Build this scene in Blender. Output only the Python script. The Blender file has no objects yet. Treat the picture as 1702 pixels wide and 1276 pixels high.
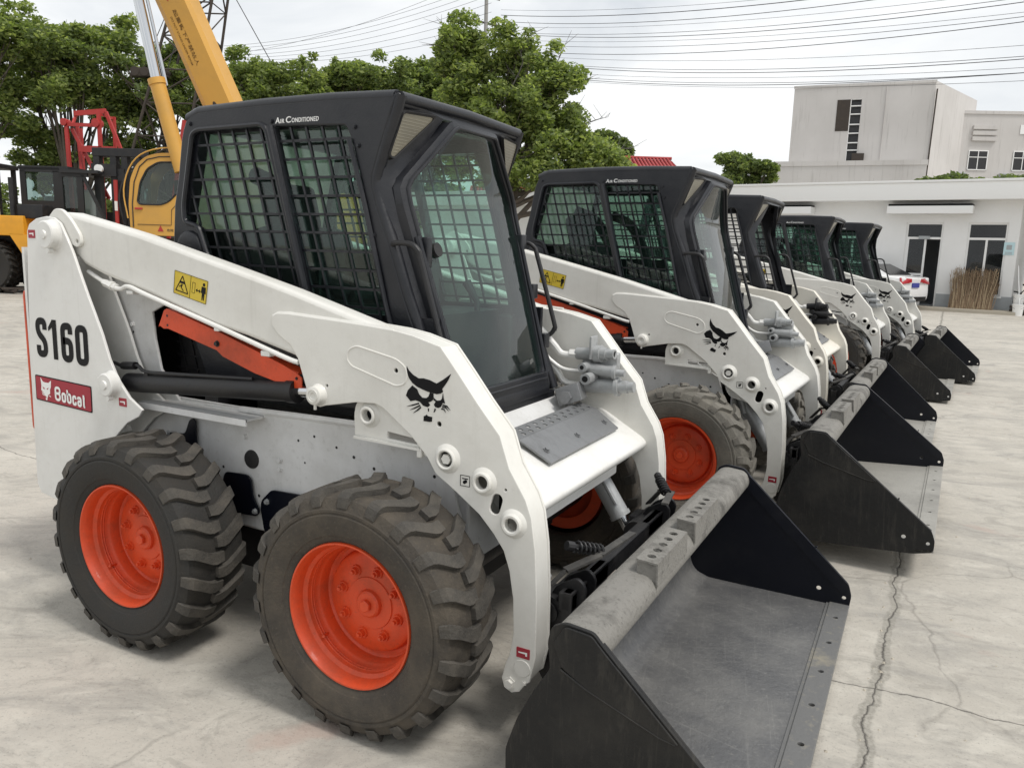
import bpy, bmesh, math, random
import numpy as np
from mathutils import Vector, Matrix
PI=math.pi; R_=math.radians
random.seed(7); rng=np.random.default_rng(7)
scn=bpy.context.scene; COL=scn.collection

# ---------------------------------------------------------------- materials
MT={}
def new_mat(name):
    m=bpy.data.materials.new(name); m.use_nodes=True; nt=m.node_tree
    b=nt.nodes['Principled BSDF']; MT[name]=m
    return m,nt,b
def nd(nt,t,**k):
    n=nt.nodes.new(t)
    for a,v in k.items():
        if a in n.inputs: n.inputs[a].default_value=v
        else: setattr(n,a,v)
    return n
def ramp(nt,src,p0,p1,c0=(0,0,0,1),c1=(1,1,1,1)):
    r=nt.nodes.new('ShaderNodeValToRGB'); e=r.color_ramp.elements
    e[0].position=p0; e[1].position=p1; e[0].color=c0; e[1].color=c1
    nt.links.new(src,r.inputs[0]); return r.outputs[0]
def mixc(nt,f,a,b,bt='MIX'):
    m=nt.nodes.new('ShaderNodeMix'); m.data_type='RGBA'; m.blend_type=bt
    for i,v in ((0,f),(6,a),(7,b)):
        if hasattr(v,'is_output') or hasattr(v,'links'): nt.links.new(v,m.inputs[i])
        else: m.inputs[i].default_value=v if i==0 else (*v[:3],1)
    return m.outputs[2]
def paint(name,col,rough=.4,metal=0,grime=None,gamt=.4,gs=3.0,gl=.5,bump=.0,bs=60,coat=0,spec=.5,fine=0,gh=.72,scr=0,drip=0):
    """surface with one base colour, an irregular layer of grime and a fine bump"""
    m,nt,b=new_mat(name)
    tc=nt.nodes.new('ShaderNodeTexCoord'); co=tc.outputs['Object']
    b.inputs['Roughness'].default_value=rough; b.inputs['Metallic'].default_value=metal
    b.inputs['Coat Weight'].default_value=coat; b.inputs['Specular IOR Level'].default_value=spec
    b.inputs['Coat Roughness'].default_value=.12
    c=(*col,1); b.inputs['Base Color'].default_value=c
    if grime:
        n=nd(nt,'ShaderNodeTexNoise',Scale=gs,Detail=9.0,Roughness=.68); nt.links.new(co,n.inputs['Vector'])
        f=ramp(nt,n.outputs['Fac'],gl,gh)
        mm=nd(nt,'ShaderNodeMath',operation='MULTIPLY'); nt.links.new(f,mm.inputs[0]); mm.inputs[1].default_value=gamt
        out=mixc(nt,mm.outputs[0],c,grime)
        if fine:
            n3=nd(nt,'ShaderNodeTexNoise',Scale=gs*14,Detail=5.0,Roughness=.7); nt.links.new(co,n3.inputs['Vector'])
            f3=ramp(nt,n3.outputs['Fac'],.56,.72); m3=nd(nt,'ShaderNodeMath',operation='MULTIPLY'); nt.links.new(f3,m3.inputs[0]); m3.inputs[1].default_value=fine
            out=mixc(nt,m3.outputs[0],out,grime)
        if drip: # thin run marks down the surface
            mpd=nd(nt,'ShaderNodeMapping'); mpd.inputs['Scale'].default_value=(9,9,.7); nt.links.new(co,mpd.inputs[0])
            n4=nd(nt,'ShaderNodeTexNoise',Scale=2.5,Detail=6.0,Roughness=.7); nt.links.new(mpd.outputs[0],n4.inputs['Vector'])
            m4=nd(nt,'ShaderNodeMath',operation='MULTIPLY'); nt.links.new(ramp(nt,n4.outputs['Fac'],.58,.74),m4.inputs[0]); m4.inputs[1].default_value=drip
            out=mixc(nt,m4.outputs[0],out,tuple(x*.8 for x in grime))
        if scr: # scrapes running with the work
            for rz,sc in ((.25,(3,60,3)),(-.5,(4,45,4)),(1.35,(2.5,70,2.5))):
                r0=nd(nt,'ShaderNodeMapping'); r0.inputs['Rotation'].default_value=(0,0,rz); nt.links.new(co,r0.inputs[0])
                mps=nd(nt,'ShaderNodeMapping'); mps.inputs['Scale'].default_value=sc; nt.links.new(r0.outputs[0],mps.inputs[0])
                n5=nd(nt,'ShaderNodeTexNoise',Scale=1.0,Detail=7.0,Roughness=.75,Distortion=.3); nt.links.new(mps.outputs[0],n5.inputs['Vector'])
                m5=nd(nt,'ShaderNodeMath',operation='MULTIPLY'); nt.links.new(ramp(nt,n5.outputs['Fac'],.57,.66),m5.inputs[0]); m5.inputs[1].default_value=scr
                out=mixc(nt,m5.outputs[0],out,tuple(min(.6,x*1.5) for x in grime))
        nt.links.new(out,b.inputs['Base Color'])
        mr=nd(nt,'ShaderNodeMapRange'); nt.links.new(n.outputs['Fac'],mr.inputs[0])
        mr.inputs[1].default_value=.3; mr.inputs[2].default_value=.75; mr.inputs[3].default_value=rough*.85; mr.inputs[4].default_value=min(1,rough*1.5)
        nt.links.new(mr.outputs[0],b.inputs['Roughness'])
    if bump:
        n2=nd(nt,'ShaderNodeTexNoise',Scale=bs,Detail=5.0,Roughness=.6); nt.links.new(co,n2.inputs['Vector'])
        bp=nd(nt,'ShaderNodeBump',Strength=bump,Distance=.01); nt.links.new(n2.outputs['Fac'],bp.inputs['Height'])
        nt.links.new(bp.outputs[0],b.inputs['Normal'])
    return m
paint('white_paint',(.735,.73,.70),.36,grime=(.50,.48,.43),gamt=.5,gs=2.2,gl=.46,bump=.07,bs=26,coat=.2,fine=.2,drip=.22)
paint('arm_white',(.71,.70,.655),.40,grime=(.53,.51,.46),gamt=.5,gs=2.4,gl=.46,bump=.10,bs=20,coat=.15,fine=.22,drip=.20)
paint('body_white',(.66,.66,.65),.5,grime=(.36,.35,.32),gamt=.6,gs=2.6,gl=.42,bump=.1,bs=30,fine=.35,drip=.3)
paint('cream_paint',(.74,.71,.63),.4,grime=(.48,.45,.38),gamt=.4,gs=2.2,gl=.48,bump=.06,bs=28,coat=.2,fine=.1)
paint('cab_black',(.010,.011,.0145),.33,grime=(.034,.034,.037),gamt=.6,gs=5,gl=.45,bump=.12,bs=120,coat=.1,spec=.4)
paint('cab_dark_grey',(.018,.019,.020),.6)
paint('black_metal',(.008,.008,.0095),.45,grime=(.035,.033,.03),gamt=.6,gs=7,gl=.45,bump=.15,bs=80)
paint('black_gloss',(.0045,.0055,.010),.30,grime=(.014,.015,.017),gamt=.6,gs=4,gl=.5,bump=.1,bs=18,spec=.3,fine=.2)
paint('plate_black',(.0085,.0085,.0085),.5,grime=(.034,.031,.026),gamt=.75,gs=3.5,gl=.46,bump=.2,bs=26,fine=.35,spec=.35,scr=.35)
paint('bucket_pale',(.33,.32,.29),.6,metal=.1,grime=(.20,.195,.18),gamt=.7,gs=2.6,gl=.42,gh=.66,bump=.3,bs=45,fine=.4)
paint('lever_dark',(.05,.048,.045),.6,grime=(.16,.15,.13),gamt=.6,gs=9,bump=.3,bs=60,fine=.4)
paint('bucket_steel',(.115,.116,.118),.42,metal=.25,grime=(.24,.235,.22),gamt=.6,gs=3.4,gl=.38,gh=.72,bump=.3,bs=45,fine=.6,scr=.18)
paint('edge_steel',(.150,.150,.147),.5,metal=.25,grime=(.36,.32,.23),gamt=.6,gs=2.2,gl=.56,gh=.66,bump=.25,bs=50,fine=.4)
paint('dusty_steel',(.20,.192,.174),.75,grime=(.055,.052,.046),gamt=.85,gs=5,gl=.5,gh=.66,bump=.5,bs=70,fine=.7)
paint('grey_metal',(.23,.235,.24),.42,metal=.5,grime=(.1,.1,.1),gamt=.5,gs=8,bump=.15,bs=90)
paint('valve_grey',(.42,.43,.43),.42,metal=.4,grime=(.2,.2,.2),gamt=.6,gs=12,bump=.1,bs=90)
paint('rubber_brown',(.040,.034,.027),.78,grime=(.115,.095,.07),gamt=.75,gs=7,gl=.40,bump=.35,bs=100,fine=.55)
paint('orange_paint',(.66,.070,.015),.45,grime=(.24,.05,.022),gamt=.6,gs=6,gl=.46,bump=.15,bs=40,coat=.06,fine=.4)
paint('rubber',(.019,.018,.016),.72,grime=(.05,.043,.034),gamt=.6,gs=9,gl=.42,bump=.3,bs=120,fine=.4)
paint('tread_worn',(.046,.042,.036),.75,grime=(.115,.102,.084),gamt=.75,gs=14,gl=.40,bump=.45,bs=110,fine=.6)
paint('tread_dusty',(.13,.122,.105),.85,grime=(.21,.195,.165),gamt=.8,gs=8,gl=.4,bump=.35,bs=90,fine=.5)
paint('rubber_dusty',(.10,.094,.08),.85,grime=(.19,.175,.145),gamt=.8,gs=8,gl=.4,bump=.35,bs=90,fine=.5)
paint('hose_rubber',(.02,.02,.02),.5,grime=(.08,.08,.08),gamt=.4,gs=20)
paint('decal_black',(.004,.004,.005),.5,spec=.2)
paint('decal_white',(.82,.82,.80),.4)
paint('decal_red',(.33,.010,.028),.35,grime=(.22,.02,.03),gamt=.4,gs=12)
paint('decal_yellow',(.62,.46,.035),.4,grime=(.5,.3,.03),gamt=.5,gs=15)
paint('hole_shade',(.006,.006,.006),.9)  # near-black that paints the shade inside holes and gaps
paint('chrome',(.62,.63,.64),.13,metal=1)
paint('lens_beige',(.24,.22,.165),.3,grime=(.16,.15,.12),gamt=.6,gs=9,coat=.5)
paint('seat_black',(.012,.016,.017),.7,bump=.3,bs=80)
paint('crane_yellow',(.58,.31,.055),.42,grime=(.36,.22,.07),gamt=.5,gs=.9,gl=.45,fine=.15)
paint('loader_yellow',(.72,.33,.02),.4,grime=(.4,.2,.03),gamt=.5,gs=1.5)
paint('machine_red',(.40,.032,.028),.5,grime=(.25,.03,.02),gamt=.5,gs=2)
paint('rust_dark',(.045,.035,.028),.8,grime=(.10,.08,.06),gamt=.6,gs=3)
paint('wall_white',(.80,.80,.795),.8,grime=(.68,.68,.66),gamt=.6,gs=.5,gl=.4,bump=.1,bs=20)
paint('trim_white',(.80,.80,.79),.6)
paint('skirt_grey',(.36,.38,.39),.8,grime=(.28,.29,.30),gamt=.5,gs=1.5)
paint('slab_beige',(.42,.38,.31),.9,grime=(.33,.30,.25),gamt=.6,gs=1.5)
paint('sign_blue',(.50,.68,.72),.4)
paint('plate_blue',(.05,.06,.28),.4)
paint('tail_red',(.42,.012,.025),.15,coat=.8)
paint('car_white',(.80,.80,.80),.2,coat=.8)
paint('stick_brown',(.27,.19,.12),.9,grime=(.13,.09,.06),gamt=.8,gs=14)
paint('stick_tan',(.40,.31,.20),.9,grime=(.20,.14,.09),gamt=.8,gs=14)
paint('bark',(.085,.07,.055),.9,grime=(.16,.15,.13),gamt=.6,gs=4,bump=.6,bs=20)
paint('twig_grey',(.13,.12,.11),.9)
paint('concrete_pole',(.30,.295,.28),.9)
paint('wire_dark',(.05,.05,.055),.6)
paint('roof_red',(.34,.035,.035),.6,grime=(.2,.03,.03),gamt=.6,gs=3)
paint('tile_dark',(.02,.02,.022),.25)
for nm,c in (('leaf_dark',(.12,.160,.058)),('leaf_mid',(.19,.245,.070)),('leaf_light',(.33,.385,.12)),('leaf_pale',(.20,.22,.08))):
    m=paint(nm,c,.55,grime=tuple(x*.55 for x in c),gamt=.8,gs=.9,gl=.4)
    b=m.node_tree.nodes['Principled BSDF']
    # a little light passes through the leaf
    nt=m.node_tree; tr=nt.nodes.new('ShaderNodeBsdfTranslucent'); tr.inputs[0].default_value=(c[0]*1.6,c[1]*1.7,c[2],1)
    ms=nt.nodes.new('ShaderNodeMixShader'); ms.inputs[0].default_value=.42
    nt.links.new(b.outputs[0],ms.inputs[1]); nt.links.new(tr.outputs[0],ms.inputs[2])
    nt.links.new(ms.outputs[0],nt.nodes['Material Output'].inputs[0])
def wall_mat():
    m,nt,b=new_mat('stained_wall'); b.inputs['Roughness'].default_value=.9
    tc=nt.nodes.new('ShaderNodeTexCoord'); co=tc.outputs['Object']
    n=nd(nt,'ShaderNodeTexNoise',Scale=.22,Detail=6.0,Roughness=.6); nt.links.new(co,n.inputs['Vector'])
    c=mixc(nt,ramp(nt,n.outputs['Fac'],.35,.7),(.60,.58,.56),(.51,.49,.47))
    mp=nd(nt,'ShaderNodeMapping'); mp.inputs['Scale'].default_value=(1.7,1.7,.10); nt.links.new(co,mp.inputs[0])
    n2=nd(nt,'ShaderNodeTexNoise',Scale=2.2,Detail=5.0,Roughness=.7); nt.links.new(mp.outputs[0],n2.inputs['Vector'])
    f=ramp(nt,n2.outputs['Fac'],.56,.74); k=nd(nt,'ShaderNodeMath',operation='MULTIPLY'); nt.links.new(f,k.inputs[0]); k.inputs[1].default_value=.55
    c=mixc(nt,k.outputs[0],c,(.24,.225,.205)); nt.links.new(c,b.inputs['Base Color'])
wall_mat()
def glass(name,tint,haze=0.0,rough=.02,hazecol=(.5,.55,.52)):
    m=bpy.data.materials.new(name); m.use_nodes=True; nt=m.node_tree; nt.nodes.clear(); MT[name]=m
    out=nt.nodes.new('ShaderNodeOutputMaterial'); t=nt.nodes.new('ShaderNodeBsdfTransparent'); t.inputs[0].default_value=(*tint,1)
    g=nt.nodes.new('ShaderNodeBsdfGlossy'); g.inputs['Roughness'].default_value=rough
    fr=nt.nodes.new('ShaderNodeFresnel'); ge=nt.nodes.new('ShaderNodeNewGeometry')
    io=nd(nt,'ShaderNodeMapRange'); nt.links.new(ge.outputs['Backfacing'],io.inputs[0]); io.inputs[3].default_value=1.5; io.inputs[4].default_value=1/1.5; nt.links.new(io.outputs[0],fr.inputs[0])
    k=nd(nt,'ShaderNodeMath',operation='MULTIPLY'); nt.links.new(fr.outputs[0],k.inputs[0]); k.inputs[1].default_value=1.3; k.use_clamp=True
    src=t.outputs[0]
    if haze:
        d=nt.nodes.new('ShaderNodeBsdfDiffuse'); d.inputs[0].default_value=(*hazecol,1)
        tl=nt.nodes.new('ShaderNodeBsdfTranslucent'); tl.inputs[0].default_value=(*hazecol,1)
        a=nt.nodes.new('ShaderNodeMixShader'); a.inputs[0].default_value=.6; nt.links.new(d.outputs[0],a.inputs[1]); nt.links.new(tl.outputs[0],a.inputs[2])
        tc=nt.nodes.new('ShaderNodeTexCoord')
        n=nd(nt,'ShaderNodeTexNoise',Scale=3.0,Detail=8.0,Roughness=.65,Distortion=1.2); nt.links.new(tc.outputs['Object'],n.inputs['Vector'])
        mr=nd(nt,'ShaderNodeMapRange'); nt.links.new(n.outputs['Fac'],mr.inputs[0]); mr.inputs[1].default_value=.35; mr.inputs[2].default_value=.75
        mr.inputs[3].default_value=haze*.5; mr.inputs[4].default_value=min(1,haze*1.7)
        x=nt.nodes.new('ShaderNodeMixShader'); nt.links.new(mr.outputs[0],x.inputs[0]); nt.links.new(src,x.inputs[1]); nt.links.new(a.outputs[0],x.inputs[2]); src=x.outputs[0]
    mx=nt.nodes.new('ShaderNodeMixShader'); nt.links.new(k.outputs[0],mx.inputs[0]); nt.links.new(src,mx.inputs[1]); nt.links.new(g.outputs[0],mx.inputs[2])
    nt.links.new(mx.outputs[0],out.inputs[0]); return m
glass('door_glass',(.56,.80,.72),.045,hazecol=(.36,.52,.47))
glass('rear_plastic',(.60,.62,.54),1.5,hazecol=(.42,.44,.36))
glass('side_glass',(.62,.76,.71),.02)
glass('far_glass',(.84,.93,.89),.07,hazecol=(.55,.62,.56))
glass('cab_window',(.50,.60,.58),.05)
glass('room_glass',(.45,.45,.45),.10,hazecol=(.30,.31,.31))

# ---------------------------------------------------------------- mesh helpers
class MB:
    def __init__(s): s.v=[]; s.f=[]; s.m=[]; s.mi=0
    def add(s,vs,fs,M=None):
        o=len(s.v)
        if M is not None: vs=[tuple(M@Vector(v)) for v in vs]
        s.v+= [tuple(v) for v in vs]; s.f+=[tuple(i+o for i in f) for f in fs]; s.m+=[s.mi]*len(fs)
    def addmesh(s,me,M=None): s.add([v.co[:] for v in me.vertices],[p.vertices[:] for p in me.polygons],M)
    def box(s,x0,x1,y0,y1,z0,z1,M=None,ch=0):
        if ch:
            bm=bmesh.new(); bmesh.ops.create_cube(bm,size=1)
            bmesh.ops.scale(bm,vec=(x1-x0,y1-y0,z1-z0),verts=bm.verts); bmesh.ops.translate(bm,vec=((x0+x1)/2,(y0+y1)/2,(z0+z1)/2),verts=bm.verts)
            bmesh.ops.bevel(bm,geom=bm.edges[:],offset=ch,segments=3,profile=.6,affect='EDGES')
            bm.verts.index_update(); s.add([v.co[:] for v in bm.verts],[[v.index for v in f.verts] for f in bm.faces],M); bm.free(); return
        s.add([(x0,y0,z0),(x1,y0,z0),(x1,y1,z0),(x0,y1,z0),(x0,y0,z1),(x1,y0,z1),(x1,y1,z1),(x0,y1,z1)],
              [(0,3,2,1),(4,5,6,7),(0,1,5,4),(1,2,6,5),(2,3,7,6),(3,0,4,7)],M)
    def hexa(s,p): # 8 points bottom 4, top 4
        s.add(p,[(0,3,2,1),(4,5,6,7),(0,1,5,4),(1,2,6,5),(2,3,7,6),(3,0,4,7)])
    def tube(s,path,r,n=10,cap=True):
        P=[Vector(p) for p in path]; k=len(P); rr=r if isinstance(r,(list,tuple)) else [r]*k
        t0=(P[1]-P[0]).normalized(); a=Vector((0,0,1)) if abs(t0.z)<.9 else Vector((1,0,0)); u=t0.cross(a).normalized()
        vs=[];fs=[]
        for i in range(k):
            t=((P[i+1]-P[i]).normalized() if i<k-1 else (P[i]-P[i-1]).normalized())
            if 0<i<k-1: t=(t+(P[i]-P[i-1]).normalized()).normalized()
            u=(u-t*u.dot(t)); u.normalize(); w=t.cross(u)
            for j in range(n): an=2*PI*j/n; vs.append(P[i]+rr[i]*(math.cos(an)*u+math.sin(an)*w))
        for i in range(k-1):
            for j in range(n): fs.append((i*n+j,i*n+(j+1)%n,(i+1)*n+(j+1)%n,(i+1)*n+j))
        if cap: fs.append(tuple(range(n-1,-1,-1))); fs.append(tuple((k-1)*n+j for j in range(n)))
        s.add(vs,fs)
    def cyl(s,a,b,r0,r1=None,n=24): s.tube([a,b],[r0,r0 if r1 is None else r1],n)
    def lathe_y(s,prof,cx,cz,n=48,M=None): # prof (y,r) around an axis along y
        vs=[];fs=[];k=len(prof)
        for (y,r) in prof:
            for j in range(n): an=2*PI*j/n; vs.append((cx+r*math.sin(an),y,cz+r*math.cos(an)))
        for i in range(k-1):
            for j in range(n): fs.append((i*n+j,i*n+(j+1)%n,(i+1)*n+(j+1)%n,(i+1)*n+j))
        s.add(vs,fs,M)
    def ring(s,c,R,r,n=24,m=8): # torus, axis y
        vs=[];fs=[]
        for i in range(n):
            a=2*PI*i/n
            for j in range(m):
                b=2*PI*j/m; q=R+r*math.cos(b); vs.append((c[0]+q*math.sin(a),c[1]+r*math.sin(b),c[2]+q*math.cos(a)))
        for i in range(n):
            for j in range(m): fs.append((i*m+j,i*m+(j+1)%m,((i+1)%n)*m+(j+1)%m,((i+1)%n)*m+j))
        s.add(vs,fs)
    def build(s,name,mats,parent=None,smooth=35,loc=None,recalc=True,kind=None):
        me=bpy.data.meshes.new(name); me.from_pydata(s.v,[],s.f)
        mats=mats if isinstance(mats,(list,tuple)) else [mats]
        for m in mats: me.materials.append(MT[m])
        me.polygons.foreach_set('material_index',s.m)
        if recalc:
            bm=bmesh.new(); bm.from_mesh(me); bmesh.ops.recalc_face_normals(bm,faces=bm.faces); bm.to_mesh(me); bm.free()
        if smooth:
            me.polygons.foreach_set('use_smooth',[True]*len(me.polygons)); me.set_sharp_from_angle(angle=R_(smooth))
        o=bpy.data.objects.new(name,me); COL.objects.link(o)
        if parent: o.parent=parent
        if loc: # shift origin
            me.transform(Matrix.Translation(-Vector(loc))); o.location=loc
        if kind: o['kind']=kind
        return o
def tag(o,label,cat=None,group=None,kind=None):
    if label: o['label']=label
    if cat: o['category']=cat
    if group: o['group']=group
    if kind: o['kind']=kind
    return o
def empty(name,loc=(0,0,0),rz=0):
    o=bpy.data.objects.new(name,None); COL.objects.link(o); o.location=loc; o.rotation_euler=(0,0,rz); o.empty_display_size=.2; return o
def rpoly(P,r,n=4):
    """round the corners of a closed polygon"""
    out=[];k=len(P)
    for i in range(k):
        a,b,c=Vector(P[i-1]),Vector(P[i]),Vector(P[(i+1)%k])
        ri=r[i] if isinstance(r,(list,tuple)) else r
        d1=(a-b);d2=(c-b);l=min(ri,d1.length*.45,d2.length*.45)
        if l<1e-5 or ri==0: out.append(tuple(b)); continue
        p=b+d1.normalized()*l;q=b+d2.normalized()*l
        for j in range(n+1):
            t=j/n; out.append(tuple((1-t)**2*p+2*t*(1-t)*b+t*t*q))
    return out
def circ(cx,cz,r,n=16): return [(cx+r*math.cos(2*PI*i/n),cz+r*math.sin(2*PI*i/n)) for i in range(n)]
def slot(cx,cz,r,l,ang,n=8):
    out=[]
    for sgn,base in ((1,-PI/2),(-1,PI/2)):
        for i in range(n+1):
            a=base+PI*i/n; out.append((sgn*l/2+r*math.cos(a),r*math.sin(a)))
    ca,sa=math.cos(ang),math.sin(ang)
    return [(cx+ca*x-sa*z,cz+sa*x+ca*z) for x,z in out]
def plate_mesh(outer,holes=(),t=.01,bev=0.0,seg=2):
    cu=bpy.data.curves.new('outline','CURVE'); cu.dimensions='2D'; cu.fill_mode='BOTH'
    cu.extrude=max(t/2-bev,1e-4); cu.bevel_depth=bev; cu.bevel_resolution=seg-1; cu.offset=-bev
    for P in [outer,*holes]:
        sp=cu.splines.new('POLY'); sp.points.add(len(P)-1)
        for q,p in zip(sp.points,P): q.co=(p[0],p[1],0,1)
        sp.use_cyclic_u=True
    o=bpy.data.objects.new('outline',cu); COL.objects.link(o)
    me=bpy.data.meshes.new_from_object(o); bpy.data.objects.remove(o); bpy.data.curves.remove(cu)
    return me
XZ=lambda ymid:Matrix(((1,0,0,0),(0,0,-1,ymid),(0,1,0,0),(0,0,0,1)))   # outline x,y -> x,z
def plate(mb,outer,y0,y1,holes=(),bev=0.0,seg=2):
    me=plate_mesh(outer,holes,y1-y0,bev,seg); mb.addmesh(me,XZ((y0+y1)/2)); bpy.data.meshes.remove(me)
def text_mesh(txt,size=1,offset=0.0,extrude=.0005,align='LEFT',shear=0,spacing=1):
    cu=bpy.data.curves.new('t','FONT'); cu.body=txt; cu.size=size; cu.offset=offset; cu.extrude=extrude; cu.shear=shear; cu.space_character=spacing
    o=bpy.data.objects.new('t',cu); COL.objects.link(o); me=bpy.data.meshes.new_from_object(o); bpy.data.objects.remove(o); bpy.data.curves.remove(cu); return me
def fit_text(mb,txt,x0,x1,z0,z1,y,**k):
    me=text_mesh(txt,**k); xs=[v.co.x for v in me.vertices]; ys=[v.co.y for v in me.vertices]
    sx=(x1-x0)/(max(xs)-min(xs)); sz=(z1-z0)/(max(ys)-min(ys))
    M=Matrix.Translation((x0,y,z0))@Matrix(((sx,0,0,-min(xs)*sx),(0,0,-1,0),(0,sz,0,-min(ys)*sz),(0,0,0,1)))
    mb.addmesh(me,M); bpy.data.meshes.remove(me)
def smooth_open(P,r,n=4):
    out=[P[0]]
    for i in range(1,len(P)-1):
        a,b,c=Vector(P[i-1]),Vector(P[i]),Vector(P[i+1]); l=min(r,(a-b).length*.5,(c-b).length*.5)
        p=b+(a-b).normalized()*l; q=b+(c-b).normalized()*l
        for j in range(n+1): t=j/n; out.append(tuple((1-t)**2*p+2*t*(1-t)*b+t*t*q))
    out.append(P[-1]); return out
def ribbon(mb,P,w,y,closed=False):
    V2=[Vector(p) for p in P]; k=len(V2); vs=[]
    for i in range(k):
        a=V2[i-1] if (i or closed) else V2[i]; c=V2[(i+1)%k] if (i<k-1 or closed) else V2[i]
        t=(c-a).normalized(); d1=(V2[i]-a); q=Vector((-t.y,t.x))
        m=1.0
        if d1.length>1e-6 and (c-V2[i]).length>1e-6: m=1/max(.6,abs(d1.normalized().dot(t)))
        vs+=[(V2[i].x+q.x*w/2*m,y,V2[i].y+q.y*w/2*m),(V2[i].x-q.x*w/2*m,y,V2[i].y-q.y*w/2*m)]
    n=k if closed else k-1
    mb.add(vs,[(2*i,2*i+1,(2*i+3)%(2*k),(2*i+2)%(2*k)) for i in range(n)])
GLY={'S':[[(1,.74),(1,1),(0,1),(0,.63),(1,.40),(1,0),(0,0),(0,.26)]],'1':[[(1,0),(1,1.0),(.9,1.0),(0,.83)]],'6':[[(1,.76),(1,1),(0,1),(0,0),(1,0),(1,.55),(0,.55)]],'0':['c',[(0,0),(1,0),(1,1),(0,1)]],
'B':[[(.0,.53),(0,1),(1,1),(1,.53),(0,.53)],[(0,.53),(1,.53),(1,0),(0,0),(0,.53)]],'o':['c',[(0,0),(1,0),(1,1),(0,1)]],'b':[[(0,1),(0,0),(1,0),(1,.66),(0,.66)]],'c':[[(1,.66),(1,1),(0,1),(0,0),(1,0),(1,.34)]],
'a':[[(0,.76),(0,1),(1,1),(1,0)],[(1,.55),(0,.55),(0,0),(1,0)]],'t':[[(.35,1),(.35,0),(1,0)],[(-.1,.72),(1,.72)]]}
def glyph(mb,ch,x0,x1,z0,z1,w,y,skew=0):
    G=GLY[ch]; closed=G[0]=='c'
    for k,P in enumerate(G[1:] if closed else G):
        Q=[(x0+w/2+(x1-x0-w)*a,z0+w/2+(z1-z0-w)*b) for a,b in P]; Q=[(a,b+skew*(a-x0)) for a,b in Q]
        r=(x1-x0)*.5 if ch!='1' else .002
        if closed: ribbon(mb,rpoly(Q,(x1-x0-w)*.5,6),w,y,True)
        else: 
            if ch=='1': # a stem with its flag
                a,b_=Q[0],Q[1]; mb.add([(x1-w,y,z0),(x1,y,z0),(x1,y,z1),(x1-w,y,z1)],[(0,1,2,3)]); mb.add([(x0,y-.0003,z1-.2*(z1-z0)),(x1-w*.4,y-.0003,z1),(x1-w*.9,y-.0003,z1),(x0,y-.0003,z1-.30*(z1-z0)+.0),(x1-w*.5,y-.0003,z1-.14*(z1-z0))],[(0,2,1,4,3)])
            else: ribbon(mb,smooth_open(Q,r,6),w,y-.0003*k)
def catmull(P,n=6):
    P=[Vector(p) for p in P]; out=[]
    for i in range(len(P)-1):
        a=P[i-1] if i else P[i]*2-P[i+1]; b=P[i]; c=P[i+1]; d=P[i+2] if i+2<len(P) else P[i+1]*2-P[i]
        for j in range(n):
            t=j/n; out.append(.5*((2*b)+(c-a)*t+(2*a-5*b+4*c-d)*t*t+(3*b-a-3*c+d)*t**3))
    out.append(P[-1]); return out
def copy_tree(o,parent=None,skip=()):
    if o.name.split('.')[0] in skip: return None
    c=o.copy(); COL.objects.link(c); c.parent=parent
    for ch in list(o.children): copy_tree(ch,c,skip)
    return c
# ---------------------------------------------------------------- skid steer loader (x forward, y across, z up; metres)
W=1.754; YC=W/2
def mir(mb,far):
    if far: mb.v=[(x,W-y,z) for x,y,z in mb.v]
    return mb
TOWER=[(-0.765,1.485),(-0.748,1.512),(-0.70,1.534),(-0.634,1.543),(-0.585,1.538),(-0.548,1.518),(-0.511,1.462),(-0.479,1.405),(-0.448,1.335),(-0.405,1.245),(-0.364,1.165),(-0.334,1.105),(-0.297,1.01),(-0.256,0.938),(-0.192,0.872),(-0.121,0.832),(-0.141,0.805),(-0.212,0.771),(-0.279,0.713),(-.36,.62),(-.42,.5),(-.43,.378),(-0.70,0.378),(-0.80,0.392),(-0.824,0.429),(-0.812,0.88),(-0.79,1.211)]
BEAM=[(-0.655,1.535),(-0.628,1.553),(-0.596,1.562),(-0.54,1.56),(-0.333,1.522),(-0.133,1.484),(0.076,1.437),(0.311,1.384),(0.596,1.318),(0.695,1.292),(0.95,1.225),(0.95,1.09),(0.64,1.095),(0.40,1.150),(0.262,1.172),(-0.094,1.270),(-0.351,1.328),(-0.456,1.362),(-0.50,1.39),(-.60,1.40),(-.66,1.44),(-.68,1.49)]
FRONT=[(0.531,1.228),(0.552,1.238),(0.601,1.240),(0.777,1.232),(0.911,1.225),(1.024,1.217),(1.097,1.206),(1.196,1.181),(1.259,1.108),(1.328,1.025),(1.403,0.941),(1.437,0.848),(1.492,0.765),(1.512,0.714),(1.528,0.617),(1.538,0.475),(1.541,0.294),(1.525,0.213),(1.511,0.200),(1.492,0.172),(1.466,0.162),(1.44,0.172),(1.431,0.201),(1.441,0.243),(1.456,0.285),(1.466,0.355),(1.461,0.458),(1.446,0.542),(1.425,0.600),(1.39,0.645),(1.340,0.695),(1.256,0.751),(1.185,0.794),(1.155,0.839),(1.093,0.899),(0.987,0.972),(0.957,0.982),(0.879,0.977),(0.757,0.952),(0.731,0.944),(0.702,0.950),(0.681,0.975),(0.673,1.007),(0.657,1.051),(0.638,1.102),(0.607,1.139),(0.556,1.168),(0.528,1.198)]
EMB=[(0.884,1.158),(1.040,1.129),(1.072,1.108),(1.080,1.082),(1.070,1.057),(1.04,1.046),(0.865,1.092),(0.846,1.112),(0.852,1.142)]
BRK=[(0.88,0.99),(0.864,0.962),(0.858,0.934),(0.860,0.862),(1.108,0.859),(1.127,0.837),(1.146,0.834),(1.156,0.853),(1.12,0.92),(0.98,1.02)]
HOLES=[(1.227,.847,.026),(1.354,.797,.023),(1.455,.688,.023)]
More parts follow.
